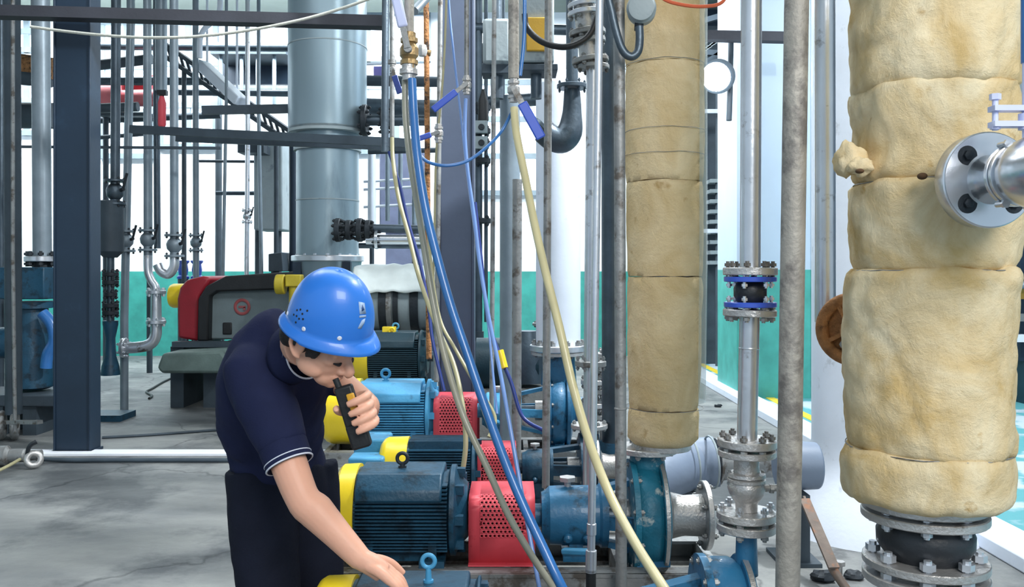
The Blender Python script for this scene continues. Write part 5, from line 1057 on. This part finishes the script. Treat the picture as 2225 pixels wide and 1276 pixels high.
# left hand wrapped round the radio
rt, rb = P(746, 838, 2.20), P(787, 972, 2.21); ra = (rb-rt).normalized()
vx = V((1, 0, 0)); rx = (vx-ra*vx.dot(ra)).normalized(); ry = ra.cross(rx).normalized()
if ry.y < 0: ry = -ry                                    # ry: away from the camera
def Q(t, x, y): return rt+ra*t+rx*x+ry*y
b.tube([wrL, Q(.075, .034, .052), Q(.070, .022, .040)], [.027, .030, .030], 16, 4)
b.ell(Q(.072, .024, .036), (.022, .024, .042), Matrix((rx, ry, ra)).transposed(), 18, 12)
for i, t0 in enumerate((.040, .062, .083, .102)):
    k = (.0, .003, .006, .010)[i]; l = (.9, 1.0, .97, .82)[i]
    b.tube([Q(t0, .030, .032), Q(t0+k*.5, .050, .010), Q(t0+k, .047, -.020), Q(t0+k+.002, .026*1.0, -.0335), Q(t0+k+.005, .026-.026*l, -.0330)], [.0115, .0115, .0108, .0100, .0082], 12, 5)
b.tube([Q(.080, .0, .042), Q(.070, -.026, .034), Q(.060, -.035, .014), Q(.050, -.033, -.004)], [.015, .0130, .0112, .0090], 12, 4)
body = remesh(b.build('body', skin, wk), .0034, 4, .45)
# eyes, brows, hair
for s_ in (-1, 1):
    e = MB(); e.tube([H(.086, s_*.016, -.008), H(.0900, s_*.030, -.012), H(.082, s_*.046, -.010)], [.002, .0044, .002], 8, 4); e.build('eyelid', hairm, wk)
    e = MB(); e.tube([H(.093, s_*.014, .018), H(.0915, s_*.030, .022), H(.079, s_*.048, .017)], [.003, .005, .003], 8, 4); e.build('eyebrow', hairm, wk)
e = MB(); e.ell(H(-.022, 0, .045), (.098, .0805, .098), HR, 28, 18)
for s_ in (-1, 1): e.ell(H(.026, s_*.066, .036), (.020, .012, .034), HR, 14, 10); e.ell(H(.030, s_*.069, .004), (.020, .009, .024), HR, 14, 10); e.ell(H(.018, s_*.073, -.008), (.008, .007, .016), HR, 12, 8)
e.ell(H(-.075, 0, -.005), (.036, .062, .05), HR, 18, 12)
e = remesh(e.build('hair', hairm, wk), .005, 3)
# hard hat
hp, hr = math.radians(21), math.radians(14)
hF = fh*math.cos(hp)-V((0, 0, 1))*math.sin(hp); hU = fh*math.sin(hp)+V((0, 0, 1))*math.cos(hp); hR = V((fh.y, -fh.x, 0)).normalized()
if hR.y > 0: hR = -hR
hU, hR = (hU*math.cos(hr)+hR*math.sin(hr)).normalized(), (hR*math.cos(hr)-hU*math.sin(hr)).normalized()
hat = MB()
def hatpt(an, v):
    """v 0..1 up the dome from rim to crown, v<0 brim"""
    ca, sa = math.cos(an), math.sin(an)
    fx, fy = .114+.004*ca, .100
    if v >= 0:
        th = v*PI/2; k = math.cos(th)**.86; return (fx*ca*k, fy*sa*k, .030+.146*math.sin(th)**1.0)
    g = -v; ex = .012+(.020 if ca > 0 else .010)*abs(ca)**2.2*(1 if ca > 0 else 1)
    return (fx*ca+ex*ca*g, fy*sa+.016*sa*g, .030-.016*g-.010*g*g*(1 if ca > 0 else .6))
def hl(p): return H(0, 0, .052)+hF*(p[0]+.004)+hR*p[1]+hU*(p[2]-.022)
hat.grid(lambda a, v: hl(hatpt(2*PI*a, v*.995)), 72, 22, True)
hat.grid(lambda a, v: hl(hatpt(2*PI*a, -v)), 72, 5, True)
hat = hat.build('hard_hat', hatm, wk, ang=60, solid=.0035)
hat.data.polygons.foreach_set('use_smooth', [True]*len(hat.data.polygons))
def hnorm(an, v):
    a = V(hl(hatpt(an, v))); d1 = V(hl(hatpt(an+.02, v)))-a; d2 = V(hl(hatpt(an, v+.02)))-a; n_ = d1.cross(d2).normalized()
    return a, (n_ if n_.dot(a-H(0, 0, .05)) > 0 else -n_), d1.normalized(), d2.normalized()
for an, v in ((2.38, .06), (1.62, .05), (.80, .06), (3.4, .2), (-1.7, .06), (-2.5, .08), (-1.0, .06)):
    a, n_, t1, t2 = hnorm(an, v); k = MB(); k.lathe(a-n_*.002, n_, [(0, .0062), (.004, .0060), (.006, .004)], 16); k.build('rivet', whitem, hat)
for da, dv in ((-.1, .0), (.0, .03), (.1, .0), (.05, -.06), (-.05, -.07), (.16, -.07), (-.16, -.05), (.02, -.13), (-.2, .06)):
    a, n_, t1, t2 = hnorm(1.86+da, .20+dv); k = MB(); k.lathe(a-n_*.001, n_, [(0, .0028), (.0035, .0028)], 10); k.build('vent_hole', M['black'], hat)
# worn white emblem near the front: a square with a dark notch and a scuffed line below
def patch(pts, name, m, lift=.0026):
    q = [];
    for an, v in pts: a, n_, _, _ = hnorm(an, v); q.append(a+n_*lift)
    k = MB(); k.add(q, [tuple(range(len(q)))]); return k.build(name, m, hat, solid=.0006)
em = mat('worn_sticker', (158, 182, 214), .6, 0, .2, 60); em2 = mat('sticker_dark', (44, 76, 130), .6)
patch([(.34, .34), (.12, .33), (.10, .46), (.32, .49)], 'emblem', em); patch([(.27, .37), (.17, .38), (.21, .45)], 'emblem_mark', em2, .0034)
patch([(.36, .30), (.14, .29), (.13, .315), (.35, .325)], 'emblem', em); patch([(.40, .18), (.30, .17), (.20, .23), (.16, .28), (.28, .27)], 'emblem_scuff', em)
# polo shirt: trunk and two short sleeves in one mesh
s = MB()
ax = [(-.075, .182, .142), (-.03, .185, .146), (.04, .182, .142), (.14, .184, .142), (.26, .190, .142), (.36, .188, .130), (.44, .155, .110), (.50, .095, .080)]
L = (neck-pel).length
bend = V((-.75, .45, .35)).normalized()
def spine(t): s0 = max(0, min(1, t/L)); return pel+(neck-pel)*(t/L)+bend*(.065*math.sin(PI*s0))
def rot(sv, t): k = max(0, min(1, t/L)); return ((hipR-hipL).normalized()*(1-k)+side*k).normalized()
loft(s, [(spine(t), rot(0, t)*a, rot(0, t).cross(tdir).normalized()*b_) for t, a, b_ in ax], 36)
slv = shR.lerp(elR, .62); slvd = (elR-shR).normalized()
s.tube([neck.lerp(shR, .35)-tdir*.02, shR, shR.lerp(elR, .35), slv], [.078, .088, .078, .066], 24, 5)
s.tube([neck.lerp(shL, .5)-tdir*.02, shL, shL.lerp(elL, .35), shL.lerp(elL, .55)], [.070, .066, .050, .044], 20, 5)
s.tube([P(556, 962, 2.62), P(548, 900, 2.57), P(546, 842, 2.52), P(576, 768, 2.5), P(632, 722, 2.48)], [.098, .102, .098, .104, .085], 22, 5); s.ell(neck.lerp(shR, .5)-tdir*.05, (.095, .095, .085)); s.ell(shL.lerp(neck, .5)-tdir*.06, (.09, .09, .08))
s = remesh(s.build('polo_shirt', shirtm, wk), .0075, 9, .5)
me = s.data
for v_ in me.vertices:
    p = v_.co+wk.location; w_ = mn.noise(V((p.x*9+p.z*6, p.y*9, p.z*10-p.x*8)))*.008+mn.noise(p*22)*.0025
    t = (p-pel).dot(tdir)
    w_ += .006*math.sin((p-pel).dot(tdir)*70+mn.noise(p*8)*4)*max(0, 1-abs(t-.10)/.16)
    v_.co += v_.normal*w_
slv_e = slv+slvd*.052
k = MB(); k.lathe(slv-slvd*.01, slvd, [(0, .060), (.004, .0655), (.058, .0635), (.060, .058), (.050, .050)], 36, False); k.build('cuff', shirtm, s)
k = MB(); k.torus(slv+slvd*.034, slvd, .0638, .0016, 40, 8); k.build('white_cuff_line', whitem, s)
k = MB(); k.torus(slv+slvd*.048, slvd, .0630, .0024, 40, 8); k.build('cuff_edge', whitem, s)
# collar: band round the neck with a white edge line
def colpt(a, v):
    an = 2*PI*a; c0 = P(664, 768, 2.38); nd = V((.80, -.55, .12)).normalized(); s1 = side-nd*side.dot(nd); s1.normalize(); d1 = s1.cross(nd)
    r = .086-.014*v; return c0+nd*(.060*v-.055)+(s1*math.cos(an)*r+d1*math.sin(an)*r*.95)
k = MB(); k.grid(colpt, 40, 5, True); k.build('collar', shirtm, s, ang=60, solid=.004)
k = MB(); k.tube([colpt(i/40, .82)*1 for i in range(41)], .0022, 6, 1); k.build('collar_line', whitem, s)
k = MB(); k.tube([colpt(i/40, 1.0)*1 for i in range(41)], .0026, 6, 1); k.build('collar_edge', whitem, s)
# trousers
t = MB()
loft(t, [(pel+tdir*.05, (hipR-hipL).normalized()*.135, fwd*.11), (pel-V((0, 0, .04)), (hipR-hipL).normalized()*.17, fwd*.135), (pel-V((0, 0, .12)), (hipR-hipL).normalized()*.165, fwd*.125)], 32)
t.tube([hipR+V((0, 0, .02)), hipR.lerp(knR, .5), knR, knR.lerp(anR, .5), anR+V((0, 0, .0))], [.112, .104, .088, .082, .080], 24, 5)
t.tube([hipL+V((0, 0, .02)), hipL.lerp(knL, .5), knL, knL.lerp(anL, .5), anL+V((0, 0, .0))], [.110, .102, .086, .080, .078], 24, 5)
t = remesh(t.build('trousers', pantm, wk), .011, 5, .5)
for v_ in t.data.vertices:
    p = v_.co+wk.location; v_.co += v_.normal*(.008*mn.noise(V((p.x*10, p.y*10, p.z*5))) + .003*mn.noise(p*20))
for a in (anR, anL):
    k = MB(); k.ell(a+fwd*.07+V((0, 0, -.055)), (.135, .048, .045), Matrix((fwd, V((-fwd.y, fwd.x, 0)), V((0, 0, 1)))).transposed(), 24, 14); k.v = [V((x.x, x.y, max(0.004, x.z))) for x in k.v]; k.build('shoe', M['black'], wk)
# the radio
rd = thing('walkie_talkie', 'black and amber two-way radio held at the worker\'s mouth', 'radio', rb)
Rm = Matrix((rx, ry, ra)).transposed(); mid = (rt+rb)/2; Lr = (rb-rt).length
b = MB(); b.box(mid-ry*.004, (.046, .026, Lr), Rm); b.build('radio_body', M['black'], rd, .006)
b = MB(); b.box(Q(Lr*.80, .002, -.004), (.050, .034, Lr*.40), Rm); b.build('battery_pack', M['black'], rd, .007)
b = MB(); b.box(Q(Lr*.30, .014, -.019), (.020, .008, Lr*.34), Rm); b.build('amber_panel', mat('amber_plastic', (214, 160, 44), .45), rd, .003, label='amber front panel')
b = MB(); b.cyl(Q(0, -.012, 0), Q(-.022, -.014, 0), .008); b.build('volume_knob', M['black'], rd)
